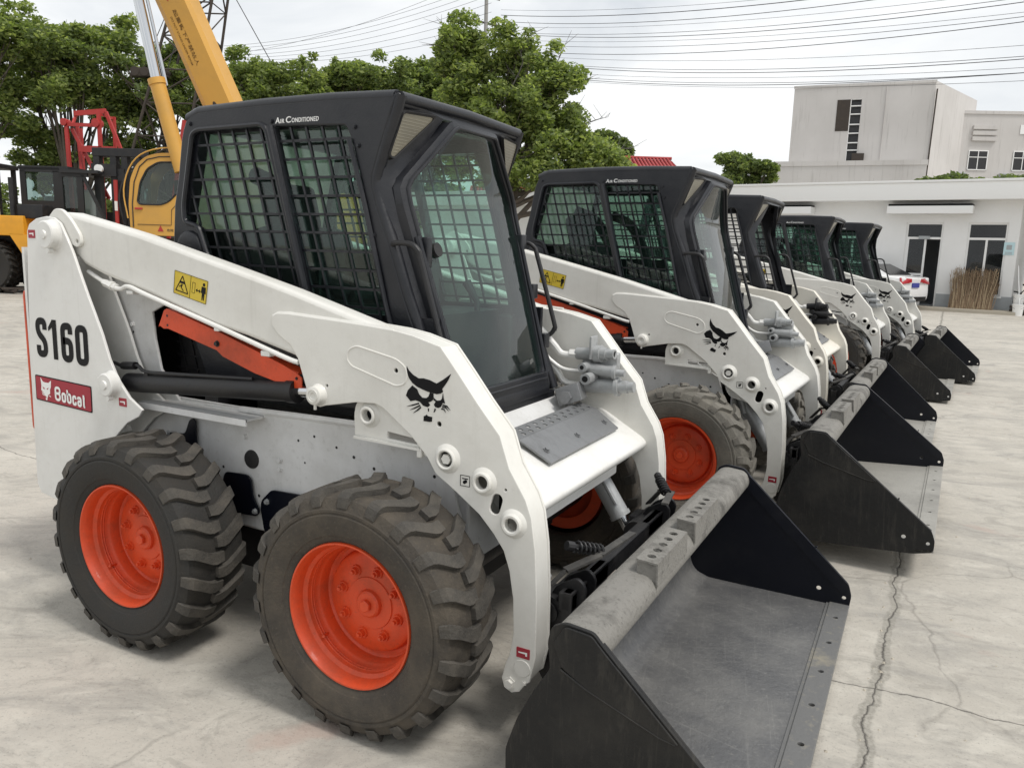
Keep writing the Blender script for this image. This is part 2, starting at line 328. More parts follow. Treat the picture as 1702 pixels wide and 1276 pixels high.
CAT=dict(hat=[(1.077,1.112),(1.085,1.1),(1.1,1.088),(1.121,1.079),(1.139,1.081),(1.16,1.078),(1.185,1.07),(1.208,1.084),(1.235,1.104),(1.227,1.086),(1.216,1.07),(1.205,1.056),(1.208,1.048),(1.201,1.042),(1.186,1.038),(1.17,1.040),(1.155,1.042),(1.135,1.047),(1.116,1.053),(1.098,1.063),(1.086,1.076),(1.079,1.092)],
 left=[(1.098,1.055),(1.116,1.045),(1.123,1.031),(1.134,1.022),(1.149,1.022),(1.157,1.028),(1.162,1.0405),(1.1738,1.0385),(1.1735,1.02),(1.167,1.014),(1.157,1.01),(1.163,1.002),(1.154,0.995),(1.138,0.998),(1.126,1.008),(1.11,1.011),(1.092,1.006),(1.075,1.022),(1.082,1.039)],
 right=[(1.1742,1.0383),(1.1745,1.027),(1.186,1.019),(1.2,1.021),(1.205,1.027),(1.208,1.044),(1.211,1.028),(1.216,1.013),(1.207,1.014),(1.202,1.002),(1.192,0.997),(1.181,0.999),(1.177,1.006),(1.183,1.016),(1.176,1.018)],
 chin=[(1.15,0.972),(1.156,0.968),(1.171,0.967),(1.17,0.953),(1.162,0.951),(1.14,0.951),(1.141,0.966),(1.148,0.969)],
 m1=[(1.155,0.991),(1.159,0.992),(1.159,0.982),(1.156,0.983)], m2=[(1.179,0.994),(1.184,0.993),(1.181,0.985),(1.176,0.981)])
WHISK=[((1.123,1.003),(1.076,.988)),((1.127,.997),(1.088,.978)),((1.130,.992),(1.101,.970)),((1.207,1.008),(1.235,.995)),((1.206,1.002),(1.229,.992)),((1.203,.996),(1.219,.986))]
def flat_poly(mb,P,y,t=.0012): plate(mb,P,y-t,y)
def cat(mb,y,ox=0,oz=0,sx=1,sz=1,rot=0):
    cx,cz=1.155,1.03; c,s=math.cos(rot),math.sin(rot)
    T=lambda p:(ox+((p[0]-cx)*sx*c-(p[1]-cz)*sz*s),oz+((p[0]-cx)*sx*s+(p[1]-cz)*sz*c))
    for k,P in CAT.items(): flat_poly(mb,[T(p) for p in P],y)
    for a,b in WHISK:
        dx,dz=b[0]-a[0],b[1]-a[1]; l=math.hypot(dx,dz); nx,nz=-dz/l*.0022,dx/l*.0022; m=((a[0]+b[0])/2+nx*1.2,(a[1]+b[1])/2+nz*1.2+.002)
        flat_poly(mb,[T((a[0]+nx,a[1]+nz)),T((m[0]+nx,m[1]+nz)),T(b),T((m[0]-nx,m[1]-nz)),T((a[0]-nx,a[1]-nz))],y)
def red_tag(parent,x,z,y,far=False,name='warning_decal'):
    mb=MB(); w,h=.022,.016
    plate(mb,rpoly([(x-w,z-h),(x+w,z-h),(x+w,z+h),(x-w,z+h)],.002),y-.0012,y); mb.mi=1
    mb.add([(x-w*.7,y-.0016,z-.001),(x+w*.35,y-.0016,z-.001),(x+w*.35,y-.0016,z-.007),(x+w*.62,y-.0016,z-.007),(x+w*.62,y-.0016,z+.005),(x-w*.7,y-.0016,z+.003)],[(0,1,2,3,4,5)])
    return mir(mb,far).build(name,['decal_red','decal_white'],parent,smooth=0)
def boss(mb,x,z,y0,y1,R,r,n=28): # hollow round boss
    mb.lathe_y([(y1,R+.012),(y1-.006,R+.006),(y1-.010,R),(y0+.004,R),(y0,R-.004),(y0,r+.003),(y0+.003,r),(y1,r)],x,z,n)
def bolt(mb,x,z,y,r=.009,h=.008):
    mb.lathe_y([(y,r*1.5),(y-h*.3,r*1.5),(y-h*.3,r),(y-h,r),(y-h,.0001)],x,z,6)

def make_wheel(root,x,far):
    wl=empty('wheel',(x,W if far else 0,.387),PI if far else 0); wl.parent=root
    mb=MB(); TW=.268
    half=[(.055,.216),(.030,.223),(.022,.232),(.016,.246),(.0125,.249),(.006,.268),(.002,.292),(.001,.312),(.005,.318),(.002,.321),(.002,.329),(.006,.334),(.010,.347),(.018,.360),(.032,.366),(.055,.3685),(.09,.369)]
    prof=half+[(TW/2,.3695)]+[(TW-a,b) for a,b in reversed(half)]
    mb.lathe_y(prof,0,0,88)
    NL=22; mb.mi=1
    cl=[(.003,.0,.346,.018),(.010,.0,.369,.0195),(.022,.003,.3825,.020),(.036,.009,.386,.020),(.096,.045,.3872,.020),(.116,.050,.3872,.020),(.146,.048,.3868,.0175)]
    for side in (0,1):
        for i in range(NL):
            a0=2*PI*(i+.5*side)/NL; vs=[];fs=[]
            jit=random.uniform(-.002,.002)
            for (y,s,rt,w) in cl:
                yy=y if not side else TW-y
                for (dw,rr) in ((-w*1.12,.360 if y>.02 else (.350 if y>.005 else .339)),(-w,rt),(w,rt),(w*1.12,.360 if y>.02 else (.350 if y>.005 else .339))):
                    an=a0+(s+jit+dw)/.387; vs.append((rr*math.sin(an),yy,rr*math.cos(an)))
            for k in range(len(cl)-1):
                for j in range(3): fs.append((k*4+j,k*4+j+1,k*4+4+j+1,k*4+4+j))
            fs+= [(0,1,2,3),tuple(len(vs)-4+q for q in (3,2,1,0))]
            mb.add(vs,fs)
    mb.mi=0
    for k in range(7):
        me=text_mesh('10-16.5 NHS' if k%2 else 'HEAVY DUTY',size=.022,extrude=.0008) if k in (1,4) else None
        if me:
            vs=[]
            for v in me.vertices:
                an=k*.9+v.co.x/.315; r=.308+v.co.y; vs.append((r*math.sin(an),.0045+v.co.z*-1,r*math.cos(an)))
            mb.mi=1; mb.add(vs,[p.vertices[:] for p in me.polygons]); mb.mi=0; bpy.data.meshes.remove(me)
    ty=mb.build('tyre',['rubber','tread_worn'],wl,smooth=24)
    mb=MB()
    mb.lathe_y([(.060,.217),(.028,.226),(.020,.224),(.020,.219),(.030,.214),(.040,.2105),(.060,.207),(.066,.201),(.070,.197),(.105,.193),(.112,.188),(.118,.185),(.150,.183),(.156,.176),(.157,.165),(.140,.158),(.135,.150),(.133,.10),(.133,.083),(.129,.081),(.129,.045),(.118,.042),(.113,.036),(.112,.020),(.112,.0001)],0,0,64)
    mb.lathe_y([(.06,.217),(.20,.20),(.20,.15),(.157,.165)],0,0,48)
    mb.lathe_y([(.112,.020),(.100,.020),(.098,.017),(.098,.0001)],0,0,6)
    for i in range(8):
        a=2*PI*(i+.35)/8; cx,cz=.108*math.sin(a),.108*math.cos(a)
        mb.lathe_y([(.133,.019),(.127,.017),(.127,.0125),(.113,.0115),(.113,.007),(.105,.006),(.105,.0001)],cx,cz,8)
    mb.tube([(-.150,.118,-.13),(-.142,.085,-.125),(-.135,.07,-.12)],.0045,8)
    for (y,r) in ((.085,.1955),(.0935,.1945)): mb.ring((0,y,0),r,.003,56,6)
    mb.build('rim','orange_paint',wl,smooth=30)
    return wl

CABX=[(1.945,.885),(1.905,.872),(1.78,.822),(1.69,.790),(1.66,.788),(1.60,.806),(1.478,.857),(1.319,.914),(1.10,1.005),(.90,1.085)]  # z, x of the side panel's front edge
def interp(tab,z):
    t=sorted(tab)
    if z<=t[0][0]: return t[0][1]
    for (a,b),(c,d) in zip(t,t[1:]):
        if z<=c: return b+(d-b)*(z-a)/(c-a)
    return t[-1][1]
DOORX=[(1.95,.915),(1.89,.903),(1.70,.862),(1.64,.862),(1.30,.965),(.88,1.095)]
dx=lambda z:interp(DOORX,z)
HA=[(-.050,1.858),(-.018,1.872),(.305,1.877),(.330,1.855),(.500,1.255),(.485,1.245),(.045,1.385),(.010,1.408),(-.035,1.520),(-.108,1.535),(-.110,1.60)]
HB=[(.362,1.867),(.680,1.857),(.706,1.812),(.767,1.605),(.858,1.263),(.866,1.205),(.56,1.225),(.522,1.25)]
def clip_line(P,a,b):
    """parts of segment a-b inside polygon P"""
    ts=[]
    d=(b[0]-a[0],b[1]-a[1])
    for i in range(len(P)):
        p,q=P[i],P[(i+1)%len(P)]; e=(q[0]-p[0],q[1]-p[1]); den=d[0]*e[1]-d[1]*e[0]
        if abs(den)<1e-9: continue
        t=((p[0]-a[0])*e[1]-(p[1]-a[1])*e[0])/den; u=((p[0]-a[0])*d[1]-(p[1]-a[1])*d[0])/den
        if 0<=u<1: ts.append(t)
    ts.sort(); return [(ts[i],ts[i+1]) for i in range(0,len(ts)-1,2)]
def screen(mb,P,y):
    w=.0042;th=.004;sl=.283
    def bar(p,q):
        dx_,dz=q[0]-p[0],q[1]-p[1]; l=math.hypot(dx_,dz); nx,nz=-dz/l*w,dx_/l*w
        c=[(p[0]+nx,p[1]+nz),(p[0]-nx,p[1]-nz),(q[0]-nx,q[1]-nz),(q[0]+nx,q[1]+nz)]
        mb.hexa([(x,y-th,z) for x,z in c]+[(x,y+th,z) for x,z in c])
    X=-.6
    while X<1.3:
        a=(X,2.0);b=(X+sl*.9,1.1)
        for t0,t1 in clip_line(P,a,b): bar((a[0]+(b[0]-a[0])*t0,a[1]+(b[1]-a[1])*t0),(a[0]+(b[0]-a[0])*t1,a[1]+(b[1]-a[1])*t1))
        X+=.0705
    Z=1.133
    while Z<1.9:
        a=(-.6,Z);b=(1.2,Z)
        for t0,t1 in clip_line(P,a,b): bar((a[0]+(b[0]-a[0])*t0,Z),(a[0]+(b[0]-a[0])*t1,Z))
        Z+=.0622

def make_cab(root):
    mb=MB()
    side=[(-.165,1.60),(-.138,1.70),(-.112,1.84),(-.100,1.875),(-.085,1.905),(-.055,1.928),(.0,1.938),(.315,1.945),(.6,1.945),(.86,1.943)]+[(x,z) for z,x in CABX]+[(.0,.90),(-.12,1.15),(-.182,1.40),(-.180,1.464)]
    for far in (0,1):
        m2=MB(); plate(m2,side,.447,.475,holes=[rpoly(HA,.012,3),rpoly(HB,.012,3)],bev=.006)
        # raised moulding round the openings, the divider and the domed cover low at the back
        A=rpoly(HA,.02,4); A=[(x,.445,z) for x,z in A]; m2.tube(A[:]+[A[0]],.010,8,cap=False)
        m2.tube([(.347,.441,1.868),(.515,.441,1.255)],.013,8)
        m2.tube([(.700,.441,1.812),(.765,.441,1.600),(.855,.441,1.263),(.90,.441,1.12)],.009,8)
        for (x,z) in ((-.06,1.895),(.352,1.885),(.72,1.85),(.735,1.79),(.80,1.50),(-.13,1.45)): bolt(m2,x,z,.446,.006,.007)
        m2.lathe_y([(.446,.070),(.436,.064),(.432,.050),(.432,.0001)],-.085,1.435,28)
        # roof edge return: rounded shoulder along the top of the side
        m2.tube([(-.085,.470,1.915),(-.02,.470,1.937),(.3,.470,1.945),(.6,.470,1.945),(.875,.470,1.937)],.024,12)
        # front corner post
        pp=[(x+.004,.468,z) for z,x in CABX]; m2.tube(pp,.021,10)
        mir(m2,far); mb.add(m2.v,m2.f)
    # roof
    mb.box(-.075,.892,.462,W-.462,1.905,1.958,ch=.022)
    for y in (.60,YC,W-.60): mb.box(.02,.80,y-.035,y+.035,1.955,1.966,ch=.005)
    # rear panel with window opening
    for (y0,y1,z0,z1) in ((.46,W-.46,.92,1.45),(.46,W-.46,1.45,1.51),(.46,W-.46,1.875,1.92),(.46,.505,1.51,1.875),(W-.505,W-.46,1.51,1.875)):
        f=lambda z:-.17+.13*max(0,(z-1.45))/.45 if z>1.45 else -.17+.15*(1.45-z)/.55
        mb.hexa([(f(z0),y0,z0),(f(z0)+.03,y0,z0),(f(z0)+.03,y1,z0),(f(z0),y1,z0),(f(z1),y0,z1),(f(z1)+.03,y0,z1),(f(z1)+.03,y1,z1),(f(z1),y1,z1)])
    # front fascia and posts, between the side panels and the door frame
    rows=[(1.940,.43,.885,1.905,.172,.898),(1.78,.43,.826,1.79,.262,.872),(1.69,.43,.794,1.69,.375,.852),(1.655,.43,.792,1.655,.402,.85),(1.55,.43,.83,1.55,.392,.872),(1.30,.43,.921,1.30,.368,.955),(1.10,.43,1.005,1.10,.355,1.016),(.90,.43,1.085,.90,.335,1.072)]
    for s in (-1,1):
        vs=[];fs=[]
        for (z1,h1,x1,z2,h2,x2) in rows:
            vs+=[(x1,YC+s*h1,z1),((x1+x2)/2,YC+s*(h1+h2)/2,(z1+z2)/2),(x2,YC+s*h2,z2),(x1-.03,YC+s*h1,z1),(x2-.03,YC+s*h2,z2)]
        for i in range(len(rows)-1):
            a=i*5;b=a+5; fs+=[(a,a+1,b+1,b),(a+1,a+2,b+2,b+1),(a+3,a+4,b+4,b+3),(a+2,a+4,b+4,b+2)]
        mb.add(vs,fs)
    mb.add([(.885,YC-.43,1.94),(.885,YC+.43,1.94),(.898,YC+.172,1.905),(.898,YC-.172,1.905),(.855,YC-.172,1.905),(.855,YC+.172,1.905),(.84,YC-.43,1.94),(.84,YC+.43,1.94)],[(0,1,2,3),(3,2,5,4),(4,5,7,6)])
    mb.tube([(.884,.47,1.937),(.888,YC,1.944),(.884,W-.47,1.937)],.020,12)
    # sill below the door, tub and floor
    mb.box(1.03,1.10,YC-.40,YC+.40,.845,.895,ch=.008)
    mb.box(-.06,1.03,.475,.495,.90,1.235); mb.box(-.06,1.03,W-.495,W-.475,.90,1.235)
    mb.box(-.02,1.05,.50,W-.50,.88,.905)
    for y in (.512,W-.524): mb.box(-.10,.50,y,y+.012,.90,1.43); mb.box(.50,.80,y,y+.012,.90,1.22)  # inner panels added to make the lower side windows look dark
    # flat bars inside the front top, and roof lining rails
    mb.box(.0,.80,.48,.52,1.86,1.905); mb.box(.0,.80,W-.52,W-.48,1.86,1.905)
    cab=mb.build('cab','cab_black',root,smooth=38)
    for far in (0,1):
        mb=MB(); screen(mb,HA,.462); screen(mb,HB,.462); mir(mb,far).build('side_screen','cab_black',cab,smooth=0)
        mb=MB(); plate(mb,[(-.12,1.885),(.84,1.885),(.775,1.72),(.765,1.66),(.83,1.48),(.90,1.25),(.90,1.20),(-.05,1.20),(-.14,1.45)],.500,.504)
        g=mir(mb,far).build('side_window','far_glass' if far else 'side_glass',cab,smooth=0)
        # beige work light set in the fascia
        fx=lambda z,h:interp([(1.94,.885),(1.78,.826),(1.69,.794)],z)*(h-.17)/.26+interp([(1.94,.905),(1.79,.872),(1.69,.852)],z)*(1-(h-.17)/.26)
        P=rpoly([(.395,1.893),(.235,1.900),(.385,1.752),(.405,1.758)],[.014,.02,.012,.012],3)
        mb=MB(); n=len(P); c=(sum(p[0] for p in P)/n,sum(p[1] for p in P)/n)
        pt=lambda p,k,o:(fx(c[1]+(p[1]-c[1])*k,c[0]+(p[0]-c[0])*k)+o+.010,YC-(c[0]+(p[0]-c[0])*k),c[1]+(p[1]-c[1])*k)
        ringv=[pt(p,1.12,.002) for p in P]+[pt(p,1.05,.014) for p in P]+[pt(p,.97,.012) for p in P]+[pt(p,.95,.003) for p in P]
        mb.add(ringv,[(k*n+i,k*n+(i+1)%n,(k+1)*n+(i+1)%n,(k+1)*n+i) for k in range(3) for i in range(n)])
        mb.mi=1; mb.add([pt(p,.97,.008) for p in P],[tuple(range(n))])
        zz=1.77
        while zz<1.895:
            hh=.235+(1.900-zz)/(1.900-1.752)*.15+.008
            if hh<.39: mb.tube([pt((hh,zz),.97,.0085),pt((.395,zz),.97,.0085)],.0012,5)
            zz+=.010
        mir(mb,far).build('work_light',['black_metal','lens_beige'],cab,smooth=30)
        mb=MB()
        if not far: path=[(.872,.452,1.474),(.90,.440,1.478),(.955,.435,1.475),(.985,.435,1.455),(.997,.436,1.42),(1.075,.437,1.17),(1.115,.438,1.03)]
        else: path=[(.875,.452,1.492),(.90,.445,1.497),(.935,.440,1.495),(.962,.438,1.478),(.975,.438,1.45),(1.066,.440,1.175),(1.068,.440,1.145),(1.05,.444,1.12),(1.00,.455,1.095)]
        mb.tube(catmull(path,4),.0095,10); mir(mb,far).build('grab_handle','black_metal',cab)
    # rear window
    mb=MB(); P=rpoly([(.50,1.50),(W-.50,1.50),(W-.50,1.88),(.50,1.88)],.07,5); mb.add([(-.145+.10*(z-1.5)/.4,y,z) for y,z in P],[tuple(range(len(P)))]); mb.build('rear_window','rear_plastic',cab,smooth=0)
    # seat, lap bar and control levers
    mb=MB()
    mb.box(.10,.62,YC-.24,YC+.24,1.02,1.14,ch=.04)
    M=Matrix.Translation((.14,YC,1.12))@Matrix.Rotation(R_(-14),4,'Y')
    mb.box(-.06,.08,-.22,.22,0,.42,M=M,ch=.05); mb.box(-.05,.06,-.13,.13,.40,.60,M=M,ch=.04)
    mb.build('seat','seat_black',cab)
    mb=MB()
    for s in (-1,1):
        mb.tube(catmull([(.12,YC+s*.29,1.72),(.25,YC+s*.29,1.66),(.36,YC+s*.28,1.50),(.42,YC+s*.26,1.34),(.50,YC+s*.20,1.28)],5),[.032]*20+[.028])
    mb.tube([(.50,YC-.20,1.28),(.50,YC+.20,1.28)],.03,10); mb.build('lap_bar','seat_black',cab)
    mb=MB()
    for s in (-1,1):
        mb.tube([(.80,YC+s*.22,.92),(.82,YC+s*.22,1.25),(.76,YC+s*.23,1.33)],[.012,.012,.02]); mb.box(.60,.92,YC+s*.37-.04,YC+s*.37+.04,.92,1.20,ch=.02)
    mb.build('control_lever','seat_black',cab)
    # air-conditioning lettering
    mb=MB(); y=.4462
    def word(a,b,x0,x1,z0,zh,zs):
        fit_text(mb,a,x0,x0+(x1-x0)*b[0],z0,zh,y,offset=.012,extrude=.0006,shear=.1)
        fit_text(mb,b[1],x0+(x1-x0)*b[0]+.003,x1,z0,zs,y,offset=.010,extrude=.0006,shear=.1,spacing=1.12)
    word('A',(.50,'IR'),.369,.411,1.876,1.896,1.890); word('C',(.16,'ONDITIONED'),.419,.566,1.876,1.897,1.891)
    mb.build('lettering','decal_white',cab,smooth=0)
    return cab
def make_door(cab):
    """bent glass door with its rubber-lined frame, wiper motor and latch"""
    O=[(.165,1.893),(.150,1.898),(-.150,1.898),(-.165,1.893),(-.378,1.690),(-.398,1.655),(-.396,1.60),(-.372,1.30),(-.345,.92),(-.325,.895),(.325,.895),(.345,.92),(.372,1.30),(.396,1.60),(.398,1.655),(.378,1.690)]
    I=[(.142,1.858),(.125,1.866),(-.125,1.866),(-.142,1.858),(-.340,1.680),(-.360,1.648),(-.360,1.60),(-.341,1.30),(-.316,1.00),(-.290,.972),(.290,.972),(.316,1.00),(.341,1.30),(.360,1.60),(.360,1.648),(.340,1.680)]
    n=len(O); mb=MB()
    rings=[(O,1,-.02),(O,1,.018),(O,.975,.026),('m',.5,.030),(I,1.03,.030),(I,1.0,.022),(I,1.0,-.01)]
    vs=[]
    for (P,k,o) in rings:
        for i in range(n):
            if P=='m': h=(O[i][0]+I[i][0])/2; z=(O[i][1]+I[i][1])/2
            else: h=P[i][0]*k; z=1.42+(P[i][1]-1.42)*k
            vs.append((dx(z)+o,YC+h,z))
    fs=[(k*n+i,k*n+(i+1)%n,(k+1)*n+(i+1)%n,(k+1)*n+i) for k in range(len(rings)-1) for i in range(n)]
    mb.add(vs,fs)
    mb.tube([(dx(z)+.032,YC+h,z) for h,z in [(p[0]*1.03,1.42+(p[1]-1.42)*1.03) for p in I]+[(I[0][0]*1.03,1.42+(I[0][1]-1.42)*1.03)]],.008,8,cap=False)
    # lower frame panel with a step
    mb.box(dx(.95)+.012,dx(.95)+.034,YC-.30,YC+.30,.925,.985,ch=.006)
    # hinge plate and latch bar along the near edge
    mb.tube([(dx(1.50)+.03,YC-.375,1.50),(dx(1.10)+.035,YC-.355,1.10)],.012,8)
    mb.box(dx(1.47)+.02,dx(1.47)+.055,YC-.365,YC-.335,1.40,1.50,ch=.006)
    for z in (1.10,1.30,1.5): mb.box(dx(z)+.01,dx(z)+.04,YC+.355,YC+.40,z-.03,z+.03,ch=.005)
    d=mb.build('door_frame','cab_black',cab,smooth=40)
    mb=MB(); zs=[1.872,1.75,1.69,1.655,1.62,1.45,1.3,1.1,.965]; hs=[.14,.268,.345,.368,.364,.356,.346,.330,.318]
    vs=[]
    for z,h in zip(zs,hs):
        for k in range(9): t=-1+k/4; vs.append((dx(z)+.012+.018*(1-t*t),YC+t*h,z))
    mb.add(vs,[(i*9+j,i*9+j+1,i*9+10+j,i*9+9+j) for i in range(len(zs)-1) for j in range(8)])
    mb.build('door_glass','door_glass',cab,smooth=60)
    # wiper motor behind the near edge of the glass
    mb=MB(); mb.cyl((dx(1.42)-.05,YC-.27,1.44),(dx(1.42)+.02,YC-.27,1.46),.025); mb.box(dx(1.35)-.06,dx(1.35)-.0,YC-.33,YC-.25,1.18,1.42,ch=.025)
    mb.build('wiper_motor','black_metal',cab)

def make_loader():
    root=empty('skid_steer_loader')
    # ---- chassis with its side panels
    mb=MB()
    SP=[(-.74,.41),(-.74,1.44),(-.30,1.33),(-.12,1.235),(-.227,1.186),(-.218,1.081),(-.191,.966),(-.117,.875),(-.09,.851),(.242,.858),(.50,.866),(.78,.872),(1.02,.865),(1.14,.80),(1.176,.70),(1.225,.54),(1.20,.46),(.95,.41),(.40,.405),(.20,.41),(-.3,.41)]
    for far in (0,1):
        m2=MB(); plate(m2,SP,.372,.384,bev=.003)
        m2.tube([(.242,.374,.856),(.50,.374,.864),(.78,.374,.870),(1.02,.374,.864)],.012,8)
        for (x,z) in ((.431,.691),(.430,.657),(.20,.44),(.385,.43),(-.343,1.131),(.26,.755),(.62,.60),(.9,.62)): bolt(m2,x,z,.372,.008,.010)
        m2.box(-.214,.358,.285,.375,.838,.846); m2.box(-.214,.358,.283,.289,.822,.846)
        m2.box(.95,1.22,.384,.41,.46,.80)
        mir(m2,far); mb.add(m2.v,m2.f)
    mb.box(-.72,1.15,.386,.398,.42,.86); mb.box(-.72,1.15,W-.398,W-.386,.42,.86)
    mb.box(-.70,1.12,.40,W-.40,.39,.41)
    mb.box(-.70,-.18,.384,W-.384,1.28,1.31,ch=.01)                      # engine deck
    mb.box(-.62,-.30,.60,W-.60,1.31,1.36,ch=.015)
    # front deck from under the door down to the step
    mb.hexa([(.90,.47,.80),(1.20,.47,.78),(1.20,W-.47,.78),(.90,W-.47,.80),(.90,.47,.875),(1.10,.47,.868),(1.10,W-.47,.868),(.90,W-.47,.875)])
    mb.box(1.10,1.225,.384,W-.384,.46,.80,ch=.01)
    mb.mi=1
    for far in (0,1):
        m2=MB()
        for (x,z,r) in ((.521,.777,.005),(.595,.802,.005),(.695,.777,.005),(.771,.754,.006),(.857,.727,.006),(-.364,1.103,.006),(-.343,1.10,.005),(.14,.621,.006),(.322,.538,.006),(.55,.70,.004),(1.10,.74,.006)):
            m2.lathe_y([(.3712,r),(.3712,.0001)],x,z,10)
        m2.lathe_y([(.372,.036),(.367,.034),(.366,.0001)],.290,.673,24)
        mir(m2,far); mb.add(m2.v,m2.f)
    mb.build('chassis',['body_white','black_metal'],root)
    for far in (0,1):
        for P,nm in (([(0.172,0.611),(0.28,0.617),(0.302,0.602),(0.308,0.538),(0.341,0.483),(0.325,0.463),(0.212,0.457),(0.151,0.51),(0.157,0.59)],0),([(0.352,0.531),(0.403,0.579),(0.548,0.585),(0.60,0.55),(.60,.42),(0.363,0.411),(0.346,0.499)],1),([(-0.169,0.718),(-0.045,0.728),(-0.018,0.785),(-0.001,0.795),(0.015,0.786),(0.018,0.66),(-0.171,0.66)],0)):
            mb=MB(); plate(mb,rpoly(P,.015,3),.352,.360,bev=.002)
            mb.mi=1; q=P[4] if len(P)>8 else P[0]; bolt(mb,q[0]-.02 if len(P)>8 else q[0]+.03,q[1]+.0,.352,.008,.01)
            mir(mb,far).build('cover_plate',['black_gloss','valve_grey'],root)
    # engine bay seen through the gap under the arm
    mb=MB(); mb.box(-.25,.86,.52,W-.52,.86,1.22)
    for far in (0,1):
        m2=MB()
        m2.box(-.24,.70,.505,.515,.86,1.21)
        for i in range(9): x=-.20+i*.062; m2.hexa([(x,.498,.94),(x+.008,.498,.94),(x+.008,.504,.94),(x,.504,.94),(x-.06,.498,1.17),(x-.052,.498,1.17),(x-.052,.504,1.17),(x-.06,.504,1.17)])
        for i in range(5): m2.box(-.25,.33,.499,.503,.95+i*.052,.957+i*.052)
        m2.box(.02,.09,.40,.52,.80,.90); m2.box(.30,.38,.47,.51,.90,1.12)
        mir(m2,far); mb.add(m2.v,m2.f)
    mb.build('engine_bay','black_metal',root)
    # tailgate
    mb=MB(); mb.box(-.902,-.850,.262,W-.262,.64,1.25,ch=.03); mb.build('tailgate','orange_paint',root); mb=MB(); mb.box(-.848,-.70,.25,W-.25,.42,1.27,ch=.01); mb.build('dark_backing','black_metal',root)  # black box added behind the tailgate to darken the view into the bay
    # axle housings and belly, in the dark between the wheels
    mb=MB(); mb.box(-.55,1.05,.42,W-.42,.22,.42)
    for x in (0,1.03): mb.cyl((x,.16,.387),(x,W-.16,.387),.10,n=20)
    mb.box(.95,1.10,.45,W-.45,.30,.80)
    mb.build('axle_housing','black_metal',root)
    # ---- towers at the rear
    for far in (0,1):
        mb=MB(); plate(mb,TOWER,.228,.240,bev=.003); plate(mb,TOWER,.345,.357,bev=.003)
        mb.box(-.822,-.808,.235,.35,.43,1.42)
        mb.box(-.74,-.35,.24,.35,.70,.72)
        tw=mir(mb,far).build('lift_tower','white_paint',root)
        if not far:
            mb=MB(); y=.2272
            for ch,x0,x1,z0,z1 in (('S',-.753,-.679,.980,1.142),('1',-.668,-.615,.978,1.138),('6',-.590,-.514,.973,1.132),('0',-.497,-.419,.968,1.129)): glyph(mb,ch,x0,x1,z0,z1,.028,y-.0008)
            mb.build('model_lettering','decal_black',tw,smooth=0)
            mb=MB(); o=lambda d:rpoly([(-.779+d,.801+d),(-.420-d,.787+d),(-.418-d,.888-d),(-.777+d,.900-d)],.008)
            mb.mi=2; plate(mb,o(-.003),.2262,.2274); mb.mi=0; plate(mb,o(.0015),.2256,.2264)
            mb.mi=1; y=.2256
            hd=[(-.742,.893),(-.728,.878),(-.712,.876),(-.690,.876),(-.672,.888),(-.676,.860),(-.683,.848),(-.684,.832),(-.696,.826),(-.703,.812),(-.716,.820),(-.728,.834),(-.742,.842),(-.738,.862)]
            flat_poly(mb,hd,y,.0008)
            for a,b in (((-.738,.832),(-.722,.826)),((-.736,.824),(-.720,.820)),((-.690,.822),(-.680,.818))): flat_poly(mb,[a,b,(b[0],b[1]+.003),(a[0],a[1]+.003)],y,.0008)
            flat_poly(mb,[(-.715,.812),(-.704,.812),(-.706,.803),(-.713,.803)],y,.0008)
            for ch,x0,x1,z0,z1 in (('B',-.650,-.611,.808,.868),('o',-.606,-.577,.806,.848),('b',-.572,-.542,.805,.866),('c',-.537,-.510,.802,.844),('a',-.505,-.477,.800,.842),('t',-.473,-.452,.799,.856)):
                glyph(mb,ch,x0,x1,z0,z1,.0105,y-.0016)
            mb.mi=0
            for P in ([(-.731,.858),(-.714,.850),(-.724,.848)],[(-.705,.850),(-.690,.857),(-.697,.848)]): flat_poly(mb,P,y-.0008,.0006)
            mb.build('brand_plate',['decal_red','decal_white','decal_black'],tw,smooth=0)
            red_tag(tw,-.733,1.473,.2274); red_tag(tw,-.229,.850,.2274)
        # pins
        for (x,z,R) in ((-.598,1.472,.056),(-.285,.915,.047)):
            mb=MB(); mb.lathe_y([(.228,R+.006),(.222,R),(.196,R-.002),(.192,R-.007),(.192,.018),(.186,.016),(.185,.0001)],x,z,36)
            mb.cyl((x+.01,.195,z-R-.004),(x+.01,.215,z-R-.004),.010,n=10)
            mb.box(x-R-.012,x-R+.01,.205,.225,z-.004,z+.022)
            mir(mb,far).build('pivot_pin','white_paint',tw)
    # ---- lift arms
    for far in (0,1):
        mb=MB(); plate(mb,BEAM,.258,.338,bev=.016,seg=3)
        hs=[circ(x,z,r*.98,20) for x,z,r in HOLES]+[slot(1.396,.736,.017,.030,R_(75)),circ(1.036,1.094,.007,12),circ(1.195,.948,.008,12),circ(1.426,.784,.004,8),circ(.763,1.018,.005,8)]
        plate(mb,FRONT,.2485,.2585,holes=hs,bev=.0025)
        # inner plate and the strips that close the box between them
        plate(mb,FRONT,.337,.347,bev=.0025)
        f=FRONT
        vs=[];fs=[]
        idx=[i for i in range(4,28)]
        for i in idx: vs+=[(f[i][0],.256,f[i][1]),(f[i][0],.340,f[i][1])]
        ins=[]
        for k,i in enumerate(idx):
            a=Vector(f[i-1]);c=Vector(f[i+1]);t=(c-a).normalized(); nn=Vector((t.y,-t.x)); # inward (polygon runs clockwise)
            q=Vector(f[i])+nn*.004; q2=Vector(f[i])+nn*.012
            vs[2*k]=(q.x,.256,q.y); vs[2*k+1]=(q.x,.340,q.y); ins+=[(q2.x,.256,q2.y),(q2.x,.340,q2.y)]
